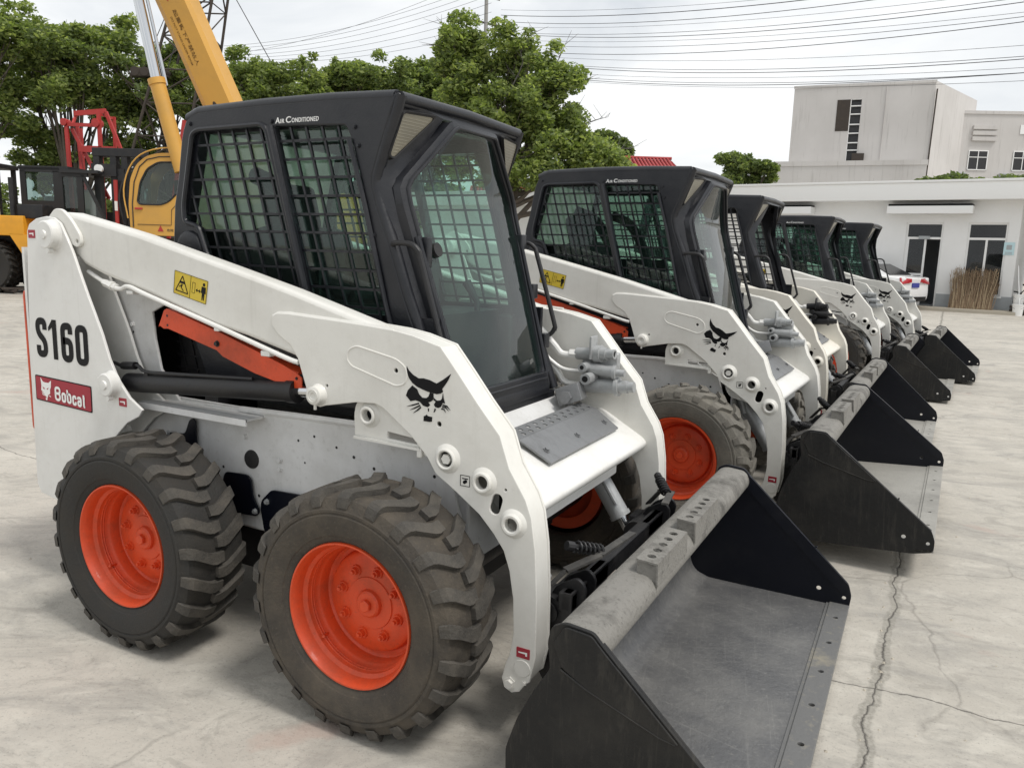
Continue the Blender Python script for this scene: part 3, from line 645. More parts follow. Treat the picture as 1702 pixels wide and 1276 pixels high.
        n=len(idx); mb.add(vs+ins,[(2*k,2*k+1,2*k+3,2*k+2) for k in range(n-1)]+[(2*n+2*k,2*n+2*k+1,2*n+2*k+3,2*n+2*k+2) for k in range(n-1)])
        # web along the hollow side
        idx=list(range(29,48)); vs=[]
        for i in idx:
            a=Vector(f[i-1]);c=Vector(f[(i+1)%len(f)]);t=(c-a).normalized(); nn=Vector((t.y,-t.x)); q=Vector(f[i])+nn*.010; vs+=[(q.x,.256,q.y),(q.x,.340,q.y)]
        n=len(idx); mb.add(vs,[(2*k,2*k+1,2*k+3,2*k+2) for k in range(n-1)])
        # weld bead and pressed oval
        EP=rpoly(EMB,.05,6); e=[(x,.2492,z) for x,z in EP+[EP[0]]]
        mb.tube(e,.0036,6,cap=False)
        lob=[(f[i][0],.2565,f[i][1]) for i in (5,4,3,2,1,0,47,46,45,44)]; mb.tube(lob,.006,6)
        # bracket with ledge
        plate(mb,rpoly(BRK,.008,3),.268,.280,holes=[circ(.922,.939,.020,18),rpoly([(.99,.894),(1.10,.885),(1.105,.868),(.99,.872)],.004)],bev=.002)
        mb.hexa([(.866,.254,.858),(1.12,.254,.853),(1.12,.28,.853),(.860,.28,.858),(.866,.254,.866),(1.12,.254,.861),(1.12,.28,.861),(.860,.28,.866)])
        mb.box(1.108,1.128,.256,.275,.830,.862,ch=.006)
        boss(mb,.922,.939,.248,.268,.030,.019)
        boss(mb,1.227,.847,.232,.249,.034,.024); mb.cyl((1.227,.238,.847),(1.227,.26,.847),.016,n=6)
        boss(mb,1.354,.797,.230,.249,.032,.020); boss(mb,1.455,.688,.230,.249,.033,.020)
        # pivot ear strap over the beam's rear end
        ear=rpoly([(-.655,1.53),(-.60,1.575),(-.555,1.572),(-.50,1.53),(-.452,1.475),(-.448,1.44),(-.475,1.425),(-.51,1.44),(-.60,1.44)],.02,4)
        plate(mb,ear,.243,.258,holes=[circ(-.472,1.450,.008,12)],bev=.003)
        mb.lathe_y([(.2487,.028),(.2462,.026),(.2462,.0001)],1.499,.250,24)
        bolt(mb,1.460,.192,.2485,.014,.014); bolt(mb,1.508,.205,.2485,.005,.006)
        mb.mi=1  # dark backing sheets paint the shade inside the arm's holes
        for x,z,r in HOLES: mb.lathe_y([(.333,r),(.333,.0001)],x,z,20)
        mb.box(1.36,1.43,.333,.334,.69,.78)
        arm=mir(mb,far).build('lift_arm',['arm_white','hole_shade'],root,smooth=30)
        mb=MB(); mb.lathe_y([(.2485,.036),(.243,.033),(.236,.031),(.222,.030),(.220,.027),(.220,.012),(.224,.009),(.226,.0001)],.728,.985,32); mb.ring((.728,.2195,.985),.020,.0018,24,6)
        mb.cyl((.728,.232,.955),(.728,.232,.938),.005,n=8); mir(mb,far).build('pivot_pin','arm_white',arm)
        if not far:
            mb=MB(); P0,P1,P2,P3=(.047,1.280),(.209,1.247),(.225,1.327),(.059,1.360)
            plate(mb,[P0,P1,P2,P3],.2564,.2576)
            def U(u,v): a=Vector(P0)*(1-u)+Vector(P1)*u; b=Vector(P3)*(1-u)+Vector(P2)*u; q=a*(1-v)+b*v; return (q.x,q.y)
            mb.mi=1; yy=.2562
            def line(a,b,w=.0011):
                a=Vector(a);b=Vector(b);t=(b-a).normalized();q=Vector((-t.y,t.x))*w; plate(mb,[tuple(a+q),tuple(b+q),tuple(b-q),tuple(a-q)],yy-.0006,yy)
            for a,b in ((0,1),(1,2),(2,3),(3,0)): line((P0,P1,P2,P3)[a],(P0,P1,P2,P3)[b],.0007)
            line(U(.5,0),U(.5,1),.0007)
            for a,b in (((.06,.16),(.44,.16)),((.44,.16),(.25,.86)),((.25,.86),(.06,.16))): line(U(*a),U(*b),.0019)
            line(U(.17,.58),U(.33,.58),.004); line(U(.25,.5),U(.22,.36),.003); line(U(.22,.36),(U(.30,.22)),.0018); line(U(.20,.44),U(.16,.34),.0014)
            for a,b in (((.56,.3),(.56,.75)),((.56,.75),(.64,.75)),((.64,.75),(.64,.3)),((.64,.3),(.56,.3))): line(U(*a),U(*b),.0005)
            line(U(.69,.46),U(.80,.46),.0016)
            for s,u in ((1,.67),(-1,.82)): plate(mb,[U(u,.46),U(u+s*.045,.54),U(u+s*.045,.38)],yy-.0006,yy)
            plate(mb,circ(*U(.90,.80),.0058,12),yy-.0006,yy)
            plate(mb,[U(.84,.70),U(.96,.70),U(.97,.42),U(.945,.42),U(.94,.60),U(.935,.12),U(.91,.12),U(.90,.4),U(.89,.12),U(.865,.12),U(.86,.6),U(.855,.42),U(.83,.42)],yy-.0006,yy)
            mb.build('warning_decal',['decal_yellow','decal_black'],arm,smooth=0)
            mb=MB(); cat(mb,.2482,0,0,1,1); o=mb.build('cat_head_decal','decal_black',arm,smooth=0); o.location=(1.155,0,1.03)
            red_tag(arm,1.501,.299,.2482)
            mb=MB(); x,z=1.290,.789
            for a,b in (((-.016,-.016),(.016,-.016)),((.016,-.016),(.016,.016)),((.016,.016),(-.016,.016)),((-.016,.016),(-.016,-.016))):
                A=Vector((x+a[0],z+a[1]));B=Vector((x+b[0],z+b[1]));t=(B-A).normalized();q=Vector((-t.y,t.x))*.0008; plate(mb,[tuple(A+q),tuple(B+q),tuple(B-q),tuple(A-q)],.2472,.2482)
            plate(mb,[(x-.010,z+.008),(x+.010,z+.008),(x+.010,z+.005),(x-.010,z+.005)],.2472,.2482); plate(mb,slot(x,z-.003,.005,.006,.6),.2472,.2482)
            mb.build('symbol_decal','decal_black',arm,smooth=0)
        # hydraulic line under the beam
        mb=MB(); mb.tube(catmull([(-.46,.275,1.335),(-.345,.262,1.298),(-.28,.252,1.283),(-.235,.250,1.279),(-.19,.250,1.290),(-.081,.249,1.262),(.273,.249,1.174),(.576,.249,1.096),(.64,.252,1.082)],4),.0085,10)
        mb.tube([(-.345,.262,1.298),(-.265,.254,1.281)],.015,6); mb.tube([(-.30,.256,1.290),(-.285,.255,1.286)],.018,6)
        mb.box(-.20,-.165,.245,.29,1.262,1.275,ch=.003); mb.box(.48,.52,.243,.29,1.090,1.108,ch=.003); mb.box(.26,.285,.243,.29,1.158,1.170,ch=.003)
        mir(mb,far).build('hydraulic_line','white_paint',root)
        # orange arm support channel
        mb=MB(); OR=[(-.048,1.208),(-.034,1.216),(-.02,1.215),(.25,1.146),(.535,1.062),(.600,1.038),(.622,1.024),(.622,.988),(.600,.983),(.575,.985),(.405,1.018),(.252,1.063),(.222,1.083),(.19,1.090),(-.03,1.142),(-.052,1.140),(-.075,1.150),(-.082,1.145)]
        plate(mb,OR,.285,.291,bev=.002)
        mb.hexa([(-.045,.289,1.204),(.600,.289,1.032),(.600,.335,1.032),(-.045,.335,1.204),(-.04,.289,1.213),(.605,.289,1.040),(.605,.335,1.040),(-.04,.335,1.213)])
        mb.box(-.05,-.042,.289,.335,1.145,1.21); mb.mi=1
        bolt(mb,.228,1.107,.285,.008,.010); bolt(mb,.60,1.02,.285,.004,.004)
        for z in (1.19,1.155): mb.lathe_y([(.2845,.005),(.2845,.0001)],-.030,z,8)
        mir(mb,far).build('arm_support',['orange_paint','black_metal'],root,smooth=30)
        # lift cylinder
        mb=MB(); mb.cyl((-.285,.300,.912),(.575,.300,.972),.037,n=28); mb.cyl((.555,.30,.9705),(.59,.30,.973),.041,n=28)
        mb.tube(catmull([(-.36,.29,.985),(-.28,.285,.975),(-.21,.283,.988),(-.16,.283,.968),(.0,.283,.975),(.40,.283,.998)],4),.007,8)
        mb.tube([(-.30,.287,.978),(-.22,.283,.986)],.015,8); mb.box(-.17,-.15,.28,.30,.94,.97)
        cy=mir(mb,far).build('lift_cylinder','black_metal',root)
        mb=MB(); mb.cyl((.585,.300,.973),(.70,.300,.982),.020,n=20); mir(mb,far).build('piston_rod','chrome',cy)
    # ---- crossmember between the arms with the punched step
    mb=MB(); y0,y1=.347,W-.347
    me_=plate_mesh(rpoly([(1.19,.812),(1.262,.815),(1.295,.800),(1.452,.712),(1.470,.692),(1.462,.668),(1.43,.655),(1.22,.700),(1.19,.74)],.018,4),(),y1-y0,.0)
    mb.addmesh(me_,XZ(YC)); mb.box(1.25,1.42,.52,1.20,.60,.668,ch=.012)
    mb.cyl((1.415,y0,.655),(1.415,y1,.655),.018)
    for y in (.62,1.05): mb.box(1.34,1.352,y-.06,y+.06,.70,.76)
    mb.build('arm_crossmember','white_paint',root)
    mb=MB(); ya,yb=.62,1.30
    holes=[circ(ya+.045+i*.058+(.029 if j else 0),.022+j*.027,.0105,12) for j in (0,1) for i in range(11)]
    me_=plate_mesh([(ya,0),(yb,0),(yb,.068),(ya,.068)],holes,.005,0)
    ax=Vector((1.205,0,.848)); bx=Vector((1.275,0,.832)); dv=(bx-ax).normalized()
    M=Matrix(((0,dv.x,0,ax.x),(1,0,0,0),(0,dv.z,1,ax.z),(0,0,0,1))); mb.addmesh(me_,M)
    mb.hexa([(1.272,ya,.830),(1.385,ya+.02,.762),(1.385,yb-.02,.762),(1.272,yb,.830),(1.274,ya,.836),(1.388,ya+.02,.768),(1.388,yb-.02,.768),(1.274,yb,.836)])
    for y in (ya+.07,YC+.08,yb-.07):
        m2=MB(); bolt(m2,0,0,0,.009,.010); mb.add([(1.345+v[0]*.87-v[1]*.48,y+v[2],.794-v[0]*.48-v[1]*.87) for v in m2.v],m2.f)
    mb.build('step_plate','grey_metal',root)
    # hydraulic couplers on the inside of the far arm, and their steel lines
    mb=MB(); Y=1.36
    mb.cyl((1.16,Y,1.045),(1.30,Y-.015,1.055),.026); mb.cyl((1.245,Y-.006,1.05),(1.275,Y-.01,1.053),.036); mb.cyl((1.30,Y-.015,1.055),(1.335,Y-.02,1.058),.020)
    mb.box(1.232,1.242,Y-.05,Y+.02,1.03,1.125,ch=.003); mb.cyl((1.22,Y-.09,1.0),(1.22,Y-.01,1.0),.018)
    mb.cyl((1.22,Y-.02,.99),(1.345,Y-.03,.985),.024); mb.cyl((1.335,Y-.03,.985),(1.35,Y-.03,.985),.030); mb.cyl((1.35,Y-.03,.985),(1.385,Y-.03,.984),.014); 
    mb.cyl((1.24,Y-.10,.955),(1.24,Y-.01,.955),.023)
    mb.cyl((1.215,Y-.01,.915),(1.35,Y-.02,.925),.030); mb.cyl((1.345,Y-.02,.925),(1.362,Y-.02,.926),.039); mb.cyl((1.362,Y-.02,.926),(1.40,Y-.02,.928),.026); mb.cyl((1.40,Y-.02,.928),(1.425,Y-.02,.93),.022)
    mb.box(1.18,1.34,Y+.005,Y+.04,.93,1.06,ch=.01)
    mb.mi=1  # flat dark discs paint the shade in the open coupler ends
    for p in (((1.22,Y-.0905,1.0),.009),((1.24,Y-.1005,.955),.013)): mb.lathe_y([(p[0][1]-.0005,p[1]),(p[0][1]-.0005,.0001)],p[0][0],p[0][2],14)
    mb.lathe_y([(0,.013),(0,.0001)],0,0,14,Matrix.Translation((1.3355,Y-.02,1.058))@Matrix.Rotation(PI/2,4,'Z'))
    mb.build('hydraulic_coupler',['valve_grey','hole_shade'],root)
    mb=MB()
    for P,r in (([(.90,1.30,1.20),(.97,1.31,1.17),(1.06,1.33,1.08),(1.10,1.34,1.04),(1.17,1.355,1.043)],.014),([(.92,1.30,1.10),(1.0,1.31,1.06),(1.08,1.33,.97),(1.12,1.34,.92),(1.22,1.35,.915)],.013),([(.92,1.29,1.07),(1.02,1.30,1.04),(1.10,1.32,.985),(1.16,1.33,.975),(1.24,1.34,.98)],.008),([(.95,1.28,1.02),(1.04,1.29,.99),(1.08,1.29,.93),(1.09,1.29,.88)],.007)):
        mb.tube(catmull(P,5),r,10)
    mb.tube([(1.13,1.348,1.043),(1.165,1.354,1.044)],.02,6); mb.tube([(1.185,1.348,.915),(1.215,1.35,.915)],.02,6); mb.tube([(1.19,1.335,.977),(1.225,1.338,.979)],.012,6)
    mb.build('hydraulic_hose','white_paint',root)
    mb=MB(); M=Matrix.Translation((1.19,1.26,.865))@Matrix.Rotation(R_(-20),4,'Y')@Matrix.Rotation(R_(12),4,'Z')
    mb.box(-.05,.05,-.055,.055,-.01,.062,M=M,ch=.004); mb.cyl(M@Vector((-.01,-.056,.02)),M@Vector((-.01,-.085,.02)),.026,n=6); mb.build('arm_stop','grey_metal',root)
    # tilt cylinders below the crossmember
    for far in (0,1):
        mb=MB(); a=Vector((1.20,.50,.74)); b=Vector((1.42,.50,.42)); mb.cyl(a,b,.040); mb.cyl(b,b+(b-a)*.04,.044); mb.tube([a+Vector((.05,.03,.0)),a+Vector((.11,.05,-.10)),b+Vector((0,.04,.05))],.010,8)
        mb.tube([a+Vector((0,-.06,.02)),a+Vector((.06,-.06,-.07)),a+Vector((.08,-.05,-.14))],.016,8)
        cy=mir(mb,far).build('tilt_cylinder','valve_grey',root)
        mb=MB(); mb.cyl(b,b+(b-a).normalized()*.09,.021); mir(mb,far).build('piston_rod','chrome',cy)
    # ---- quick attach frame behind the bucket
    mb=MB()
    for far in (0,1):
        m2=MB(); P=[(1.50,.13),(1.46,.20),(1.47,.33),(1.53,.46),(1.60,.50),(1.63,.47),(1.58,.13)]
        for y in (.40,.48): plate(m2,rpoly(P,.02),y,y+.014,bev=.002)
        m2.box(1.57,1.60,.36,.66,.10,.46); m2.cyl((1.47,.345,.20),(1.47,.56,.20),.030); m2.cyl((1.525,.37,.385),(1.525,.60,.385),.048,n=22); m2.cyl((1.525,.36,.385),(1.525,.372,.385),.030,n=16)
        m2.box(1.46,1.52,.395,.50,.34,.42,ch=.01)
        mir(m2,far); mb.add(m2.v,m2.f)
    mb.box(1.555,1.60,.36,W-.36,.40,.46,ch=.008); mb.box(1.52,1.58,.36,W-.36,.10,.15,ch=.01)
    q=mb.build('quick_attach','black_metal',root)
    for far in (0,1):
        mb=MB()
        for p,qq,w in (((1.56,.40,.515),(1.63,.50,.545),.016),((1.63,.50,.545),(1.665,.70,.560),.013),((1.50,.37,.44),(1.56,.40,.515),.016)):
            p=Vector(p);q_=Vector(qq);t_=(q_-p).normalized();u_=t_.cross(Vector((0,0,1))).normalized()
            mb.hexa([tuple(p-u_*w-Vector((0,0,.004))),tuple(p+u_*w-Vector((0,0,.004))),tuple(q_+u_*w-Vector((0,0,.004))),tuple(q_-u_*w-Vector((0,0,.004))),tuple(p-u_*w+Vector((0,0,.004))),tuple(p+u_*w+Vector((0,0,.004))),tuple(q_+u_*w+Vector((0,0,.004))),tuple(q_-u_*w+Vector((0,0,.004)))])
        mir(mb,far).build('lever','lever_dark',q)
        mb=MB(); A=Vector((1.565,.45,.575)); B=Vector((1.62,.53,.548)); ax_=(B-A); u=ax_.normalized().cross(Vector((0,0,1))).normalized(); v=ax_.normalized().cross(u)
        mb.tube([A+ax_*(i/60)+(u*math.cos(i*.63)+v*math.sin(i*.63))*.017 for i in range(61)],.0042,6); mb.cyl(A-ax_*.25,B,.009,n=10); mb.cyl(A-ax_*.3,A-ax_*.05,.015,n=10)
        mir(mb,far).build('spring','black_metal',q)
    # ---- bucket
    mb=MB(); t=.012
    back=[(1.757,.478),(1.715,.43),(1.665,.35),(1.62,.26),(1.590,.17),(1.592,.10),(1.62,.045),(1.67,.020),(1.75,.012),(2.22,.012)]
    pb=[(p.x,p.y) for p in catmull([(*p,0) for p in back],3)]
    def off(P,d):
        out=[]
        for i in range(len(P)):
            a=Vector(P[max(0,i-1)]);c=Vector(P[min(len(P)-1,i+1)]);tt=(c-a).normalized(); out.append((P[i][0]-tt.y*d,P[i][1]+tt.x*d))
        return out
    pi_=off(pb,t); nn=len(pb)
    vs=[(x,y,z) for y in (.012,W-.012) for (x,z) in pb+pi_]
    fs=[(i,i+1,i+1+2*nn,i+2*nn) for i in range(nn-1)]+[(nn+i,nn+i+1,nn+i+1+2*nn,nn+i+2*nn) for i in range(nn-1)]+[(nn-1,2*nn-1,4*nn-1,3*nn-1)]
    mb.add(vs,fs)
    bk=mb.build('bucket','bucket_steel',root,smooth=50)
    mb=MB(); TP=rpoly([(1.700,.535),(1.735,.552),(1.815,.545),(1.838,.515),(1.838,.478),(1.80,.452),(1.745,.448),(1.700,.47)],.02,4)
    me_=plate_mesh(TP,(),W-.028,0); mb.addmesh(me_,XZ(YC)); mb.build('top_tube','dusty_steel',bk,smooth=40)
    for far in (0,1):
        mb=MB(); SPL=[(1.70,.545),(1.735,.562),(1.812,.555),(1.835,.530),(2.275,.125),(2.290,.075),(2.285,.022),(2.20,.006),(1.74,.004),(1.665,.010),(1.612,.036),(1.582,.095),(1.580,.17),(1.610,.262),(1.655,.355),(1.700,.43),(1.690,.50)]
        plate(mb,rpoly(SPL,.012,3),.000,.012,holes=[circ(2.16,.083,.010,12),circ(2.262,.062,.0085,12),circ(2.135,.262,.004,8)],bev=.002)
        # stiffening bar along the sloping edge, and the folded corner over the tube
        a=Vector((1.835,.530));b=Vector((2.275,.125)); d=(b-a).normalized(); nn_=Vector((-d.y,d.x)); 
        c=[a,b,b+Vector((-.02,-.045)),a+Vector((-.035,-.035))]
        vs_=[(p.x,.011,p.y) for p in c]+[(p.x,.019,p.y) for p in c]; mb.add(vs_,[(0,1,2,3),(4,5,6,7),(0,1,5,4),(1,2,6,5),(2,3,7,6),(3,0,4,7)])
        sp=mir(mb,far).build('side_plate','black_gloss' if far else 'plate_black',bk,smooth=30)
    mb=MB(); plate(mb,rpoly([(1.708,.505),(1.738,.556),(1.810,.550),(1.832,.527),(2.04,.335),(1.99,.345),(1.80,.41),(1.735,.445)],.01,3),-.007,.0,bev=.002); mb.tube([(1.73,-.004,.44),(1.80,-.004,.407),(1.99,-.004,.342),(2.03,-.003,.335)],.004,6)
    mb.build('corner_gusset','plate_black',bk,smooth=30)
    mb=MB(); n=7
    holes=[circ(.16+i*(W-.32)/(n-1),.038,.010,12) for i in range(n)]
    me_=plate_mesh([(.0,0),(W,0),(W,.078),(0,.078)],holes,.014,.002)
    mb.addmesh(me_,Matrix(((0,1,0,2.208),(1,0,0,0),(0,0,1,.0275),(0,0,0,1)))); mb.box(2.196,2.212,.012,W-.012,.024,.029)
    mb.build('cutting_edge','edge_steel',bk,smooth=30)
    for yb_ in (.42,.83):
        mb=MB(); L=.31
        hs=[circ(.045+i*.055,.033,.014,12) for i in range(5)]
        me_=plate_mesh(rpoly([(0,0),(L,0),(L,.066),(0,.066)],.008,3),hs,.006,.0)
        mb.addmesh(me_,Matrix(((0,1,0,1.772),(1,0,0,yb_),(0,-.06,1,.590),(0,0,0,1))))
        mb.hexa([(1.835,yb_,.520),(1.841,yb_,.520),(1.841,yb_+L,.520),(1.835,yb_+L,.520),(1.832,yb_,.588),(1.838,yb_,.588),(1.838,yb_+L,.588),(1.832,yb_+L,.588)])
        for y in (yb_+.004,yb_+L-.010): mb.hexa([(1.775,y,.55),(1.838,y,.50),(1.838,y+.006,.50),(1.775,y+.006,.55),(1.775,y,.588),(1.836,y,.586),(1.836,y+.006,.586),(1.775,y+.006,.588)])
        mb.build('step_bracket','dusty_steel',bk,smooth=30)
    for far in (0,1):
        for x in (0,1.03): make_wheel(root,x,far)
    make_cab(root)
    return root
# ---------------------------------------------------------------- the yard: positions as (sideways, ahead) metres from where the photographer stands
YAW=-.4849; CAMP=Vector((2.4424,-1.6595,1.4651))
FW=Vector((math.sin(YAW),math.cos(YAW),0)); RT=Vector((math.cos(YAW),-math.sin(YAW),0))
def yard(l,d,z=0): p=CAMP+RT*l+FW*d; return (p.x,p.y,z)
def yroot(name,l,d,rot=0): return empty(name,yard(l,d),-YAW+R_(rot))

# ground
def ground():
    m,nt,b=new_mat('concrete_ground'); b.inputs['Roughness'].default_value=.85
    tc=nt.nodes.new('ShaderNodeTexCoord'); co=tc.outputs['Object']; L=nt.links.new
    def N(sc,det=8,ro=.6,dist=0,v=co): n=nd(nt,'ShaderNodeTexNoise',Scale=sc,Detail=float(det),Roughness=ro,Distortion=float(dist)); L(v,n.inputs['Vector']); return n.outputs['Fac']
    m0=nd(nt,'ShaderNodeMapping'); m0.inputs['Rotation'].default_value=(0,0,R_(-16)); L(co,m0.inputs[0]); mp=nd(nt,'ShaderNodeMapping'); mp.inputs['Scale'].default_value=(.62,1.1,1); L(m0.outputs[0],mp.inputs[0])
    c=mixc(nt,ramp(nt,N(.55,9,.62),.34,.68),(.37,.345,.30),(.50,.468,.41))
    c=mixc(nt,ramp(nt,N(2.6,10,.7,1.2,mp.outputs[0]),.48,.72),c,(.27,.257,.232))
    k=nd(nt,'ShaderNodeMath',operation='MULTIPLY'); L(ramp(nt,N(7,10,.72,.6,mp.outputs[0]),.50,.66),k.inputs[0]); k.inputs[1].default_value=.5
    c=mixc(nt,k.outputs[0],c,(.56,.53,.465))
    k2=nd(nt,'ShaderNodeMath',operation='MULTIPLY'); L(ramp(nt,N(38,6,.8),.54,.68),k2.inputs[0]); k2.inputs[1].default_value=.55
    c=mixc(nt,k2.outputs[0],c,(.24,.23,.21))
    kk=nd(nt,'ShaderNodeMath',operation='MULTIPLY'); L(ramp(nt,N(4.2,12,.74,1.6,mp.outputs[0]),.55,.60),kk.inputs[0]); kk.inputs[1].default_value=.38
    c=mixc(nt,kk.outputs[0],c,(.25,.235,.205))
    kg=nd(nt,'ShaderNodeMath',operation='MULTIPLY'); L(ramp(nt,N(90,3,.7),.60,.66),kg.inputs[0]); kg.inputs[1].default_value=.5
    c=mixc(nt,kg.outputs[0],c,(.20,.19,.17))
    k3=nd(nt,'ShaderNodeMath',operation='MULTIPLY'); L(ramp(nt,N(.9,5,.55,.4),.60,.74),k3.inputs[0]); k3.inputs[1].default_value=.55
    c=mixc(nt,k3.outputs[0],c,(.26,.25,.23))
    k4=nd(nt,'ShaderNodeMath',operation='MULTIPLY'); L(ramp(nt,N(1.7,4,.5,.8),.66,.74),k4.inputs[0]); k4.inputs[1].default_value=.35
    c=mixc(nt,k4.outputs[0],c,(.42,.27,.22))
    # hairline cracks: distorted cells, and two long ones that meet in front of the first bucket
    dn=nd(nt,'ShaderNodeTexNoise',Scale=1.1,Detail=7.0,Roughness=.52); L(co,dn.inputs['Vector'])
    sb=nd(nt,'ShaderNodeVectorMath',operation='SUBTRACT'); L(dn.outputs['Color'],sb.inputs[0]); sb.inputs[1].default_value=(.5,.5,.5)
    sc_=nd(nt,'ShaderNodeVectorMath',operation='SCALE'); L(sb.outputs[0],sc_.inputs[0]); sc_.inputs['Scale'].default_value=.55
    ad=nd(nt,'ShaderNodeVectorMath',operation='ADD'); L(co,ad.inputs[0]); L(sc_.outputs[0],ad.inputs[1])
    vo=nd(nt,'ShaderNodeTexVoronoi',feature='DISTANCE_TO_EDGE',Scale=.34); L(ad.outputs[0],vo.inputs['Vector'])
    crack=ramp(nt,vo.outputs['Distance'],.0,.0032,(1,1,1,1),(0,0,0,1))
    brk=ramp(nt,N(.8,3,.5),.45,.55)
    mk=nd(nt,'ShaderNodeMath',operation='MULTIPLY'); L(crack,mk.inputs[0]); L(brk,mk.inputs[1]); mk2=nd(nt,'ShaderNodeMath',operation='MULTIPLY'); L(mk.outputs[0],mk2.inputs[0]); mk2.inputs[1].default_value=.3
    sep=nt.nodes.new('ShaderNodeSeparateXYZ'); 
    dn2=nd(nt,'ShaderNodeTexNoise',Scale=3.5,Detail=9.0,Roughness=.58); L(co,dn2.inputs['Vector'])
    sb2=nd(nt,'ShaderNodeVectorMath',operation='SUBTRACT'); L(dn2.outputs['Color'],sb2.inputs[0]); sb2.inputs[1].default_value=(.5,.5,.5)
    sc2=nd(nt,'ShaderNodeVectorMath',operation='SCALE'); L(sb2.outputs[0],sc2.inputs[0]); sc2.inputs['Scale'].default_value=.13
    ad2=nd(nt,'ShaderNodeVectorMath',operation='ADD'); L(co,ad2.inputs[0]); L(sc2.outputs[0],ad2.inputs[1]); L(ad2.outputs[0],sep.inputs[0])
    def line(ax,a,bx,c0,w0,w1,lo=None,hi=None):
        # |x*ax + y*a - c0| < w
        x=nd(nt,'ShaderNodeMath',operation='MULTIPLY'); L(sep.outputs[0],x.inputs[0]); x.inputs[1].default_value=ax
        y=nd(nt,'ShaderNodeMath',operation='MULTIPLY_ADD'); L(sep.outputs[1],y.inputs[0]); y.inputs[1].default_value=a; L(x.outputs[0],y.inputs[2])
        s_=nd(nt,'ShaderNodeMath',operation='SUBTRACT'); L(y.outputs[0],s_.inputs[0]); s_.inputs[1].default_value=c0
        ab=nd(nt,'ShaderNodeMath',operation='ABSOLUTE'); L(s_.outputs[0],ab.inputs[0])
        r=ramp(nt,ab.outputs[0],w0,w1,(1,1,1,1),(0,0,0,1))
        if lo is not None:
            g=nd(nt,'ShaderNodeMath',operation='GREATER_THAN'); L(sep.outputs[0],g.inputs[0]); g.inputs[1].default_value=lo
            q=nd(nt,'ShaderNodeMath',operation='MULTIPLY'); L(r,q.inputs[0]); L(g.outputs[0],q.inputs[1]); r=q.outputs[0]
        if hi is not None:
            g=nd(nt,'ShaderNodeMath',operation='LESS_THAN'); L(sep.outputs[0],g.inputs[0]); g.inputs[1].default_value=hi
            q=nd(nt,'ShaderNodeMath',operation='MULTIPLY'); L(r,q.inputs[0]); L(g.outputs[0],q.inputs[1]); r=q.outputs[0]
        return r
    wide=line(1,-.019,0,2.405,.022,.029); core=line(1,-.019,0,2.405,.0012,.005); diag=line(-.08,1,0,.95,.0012,.005,lo=2.2)
    jt=line(.14,1,0,.92,.0012,.005,hi=-2.2); jt2=line(.3,1,0,9.5,.002,.008,lo=2.5)
    wn=nd(nt,'ShaderNodeMath',operation='MULTIPLY'); L(wide,wn.inputs[0]); L(ramp(nt,N(55,6,.8),.30,.62),wn.inputs[1])
    c=mixc(nt,wn.outputs[0],c,(.235,.222,.19))
    tot=mk2.outputs[0]
    for x in (core,diag,jt,jt2):
        a=nd(nt,'ShaderNodeMath',operation='MAXIMUM'); L(tot,a.inputs[0]); L(x,a.inputs[1]); tot=a.outputs[0]
    c=mixc(nt,tot,c,(.07,.064,.055)); L(c,b.inputs['Base Color'])
    h=nd(nt,'ShaderNodeMath',operation='MULTIPLY_ADD'); L(tot,h.inputs[0]); h.inputs[1].default_value=-1.5; 
    h2=nd(nt,'ShaderNodeMath',operation='ADD'); L(N(34,8,.75),h2.inputs[0]); L(N(3,8,.7,.5,mp.outputs[0]),h2.inputs[1]); L(h2.outputs[0],h.inputs[2])
    bp=nd(nt,'ShaderNodeBump',Strength=.35,Distance=.015); L(h.outputs[0],bp.inputs['Height']); L(bp.outputs[0],b.inputs['Normal'])
    mb=MB(); S=400; mb.add([(-S,-S,0),(S,-S,0),(S,S,0),(-S,S,0)],[(0,1,2,3)])
    o=mb.build('ground','concrete_ground',smooth=0); tag(o,'pale worn concrete yard with cracks',kind='structure')
ground()

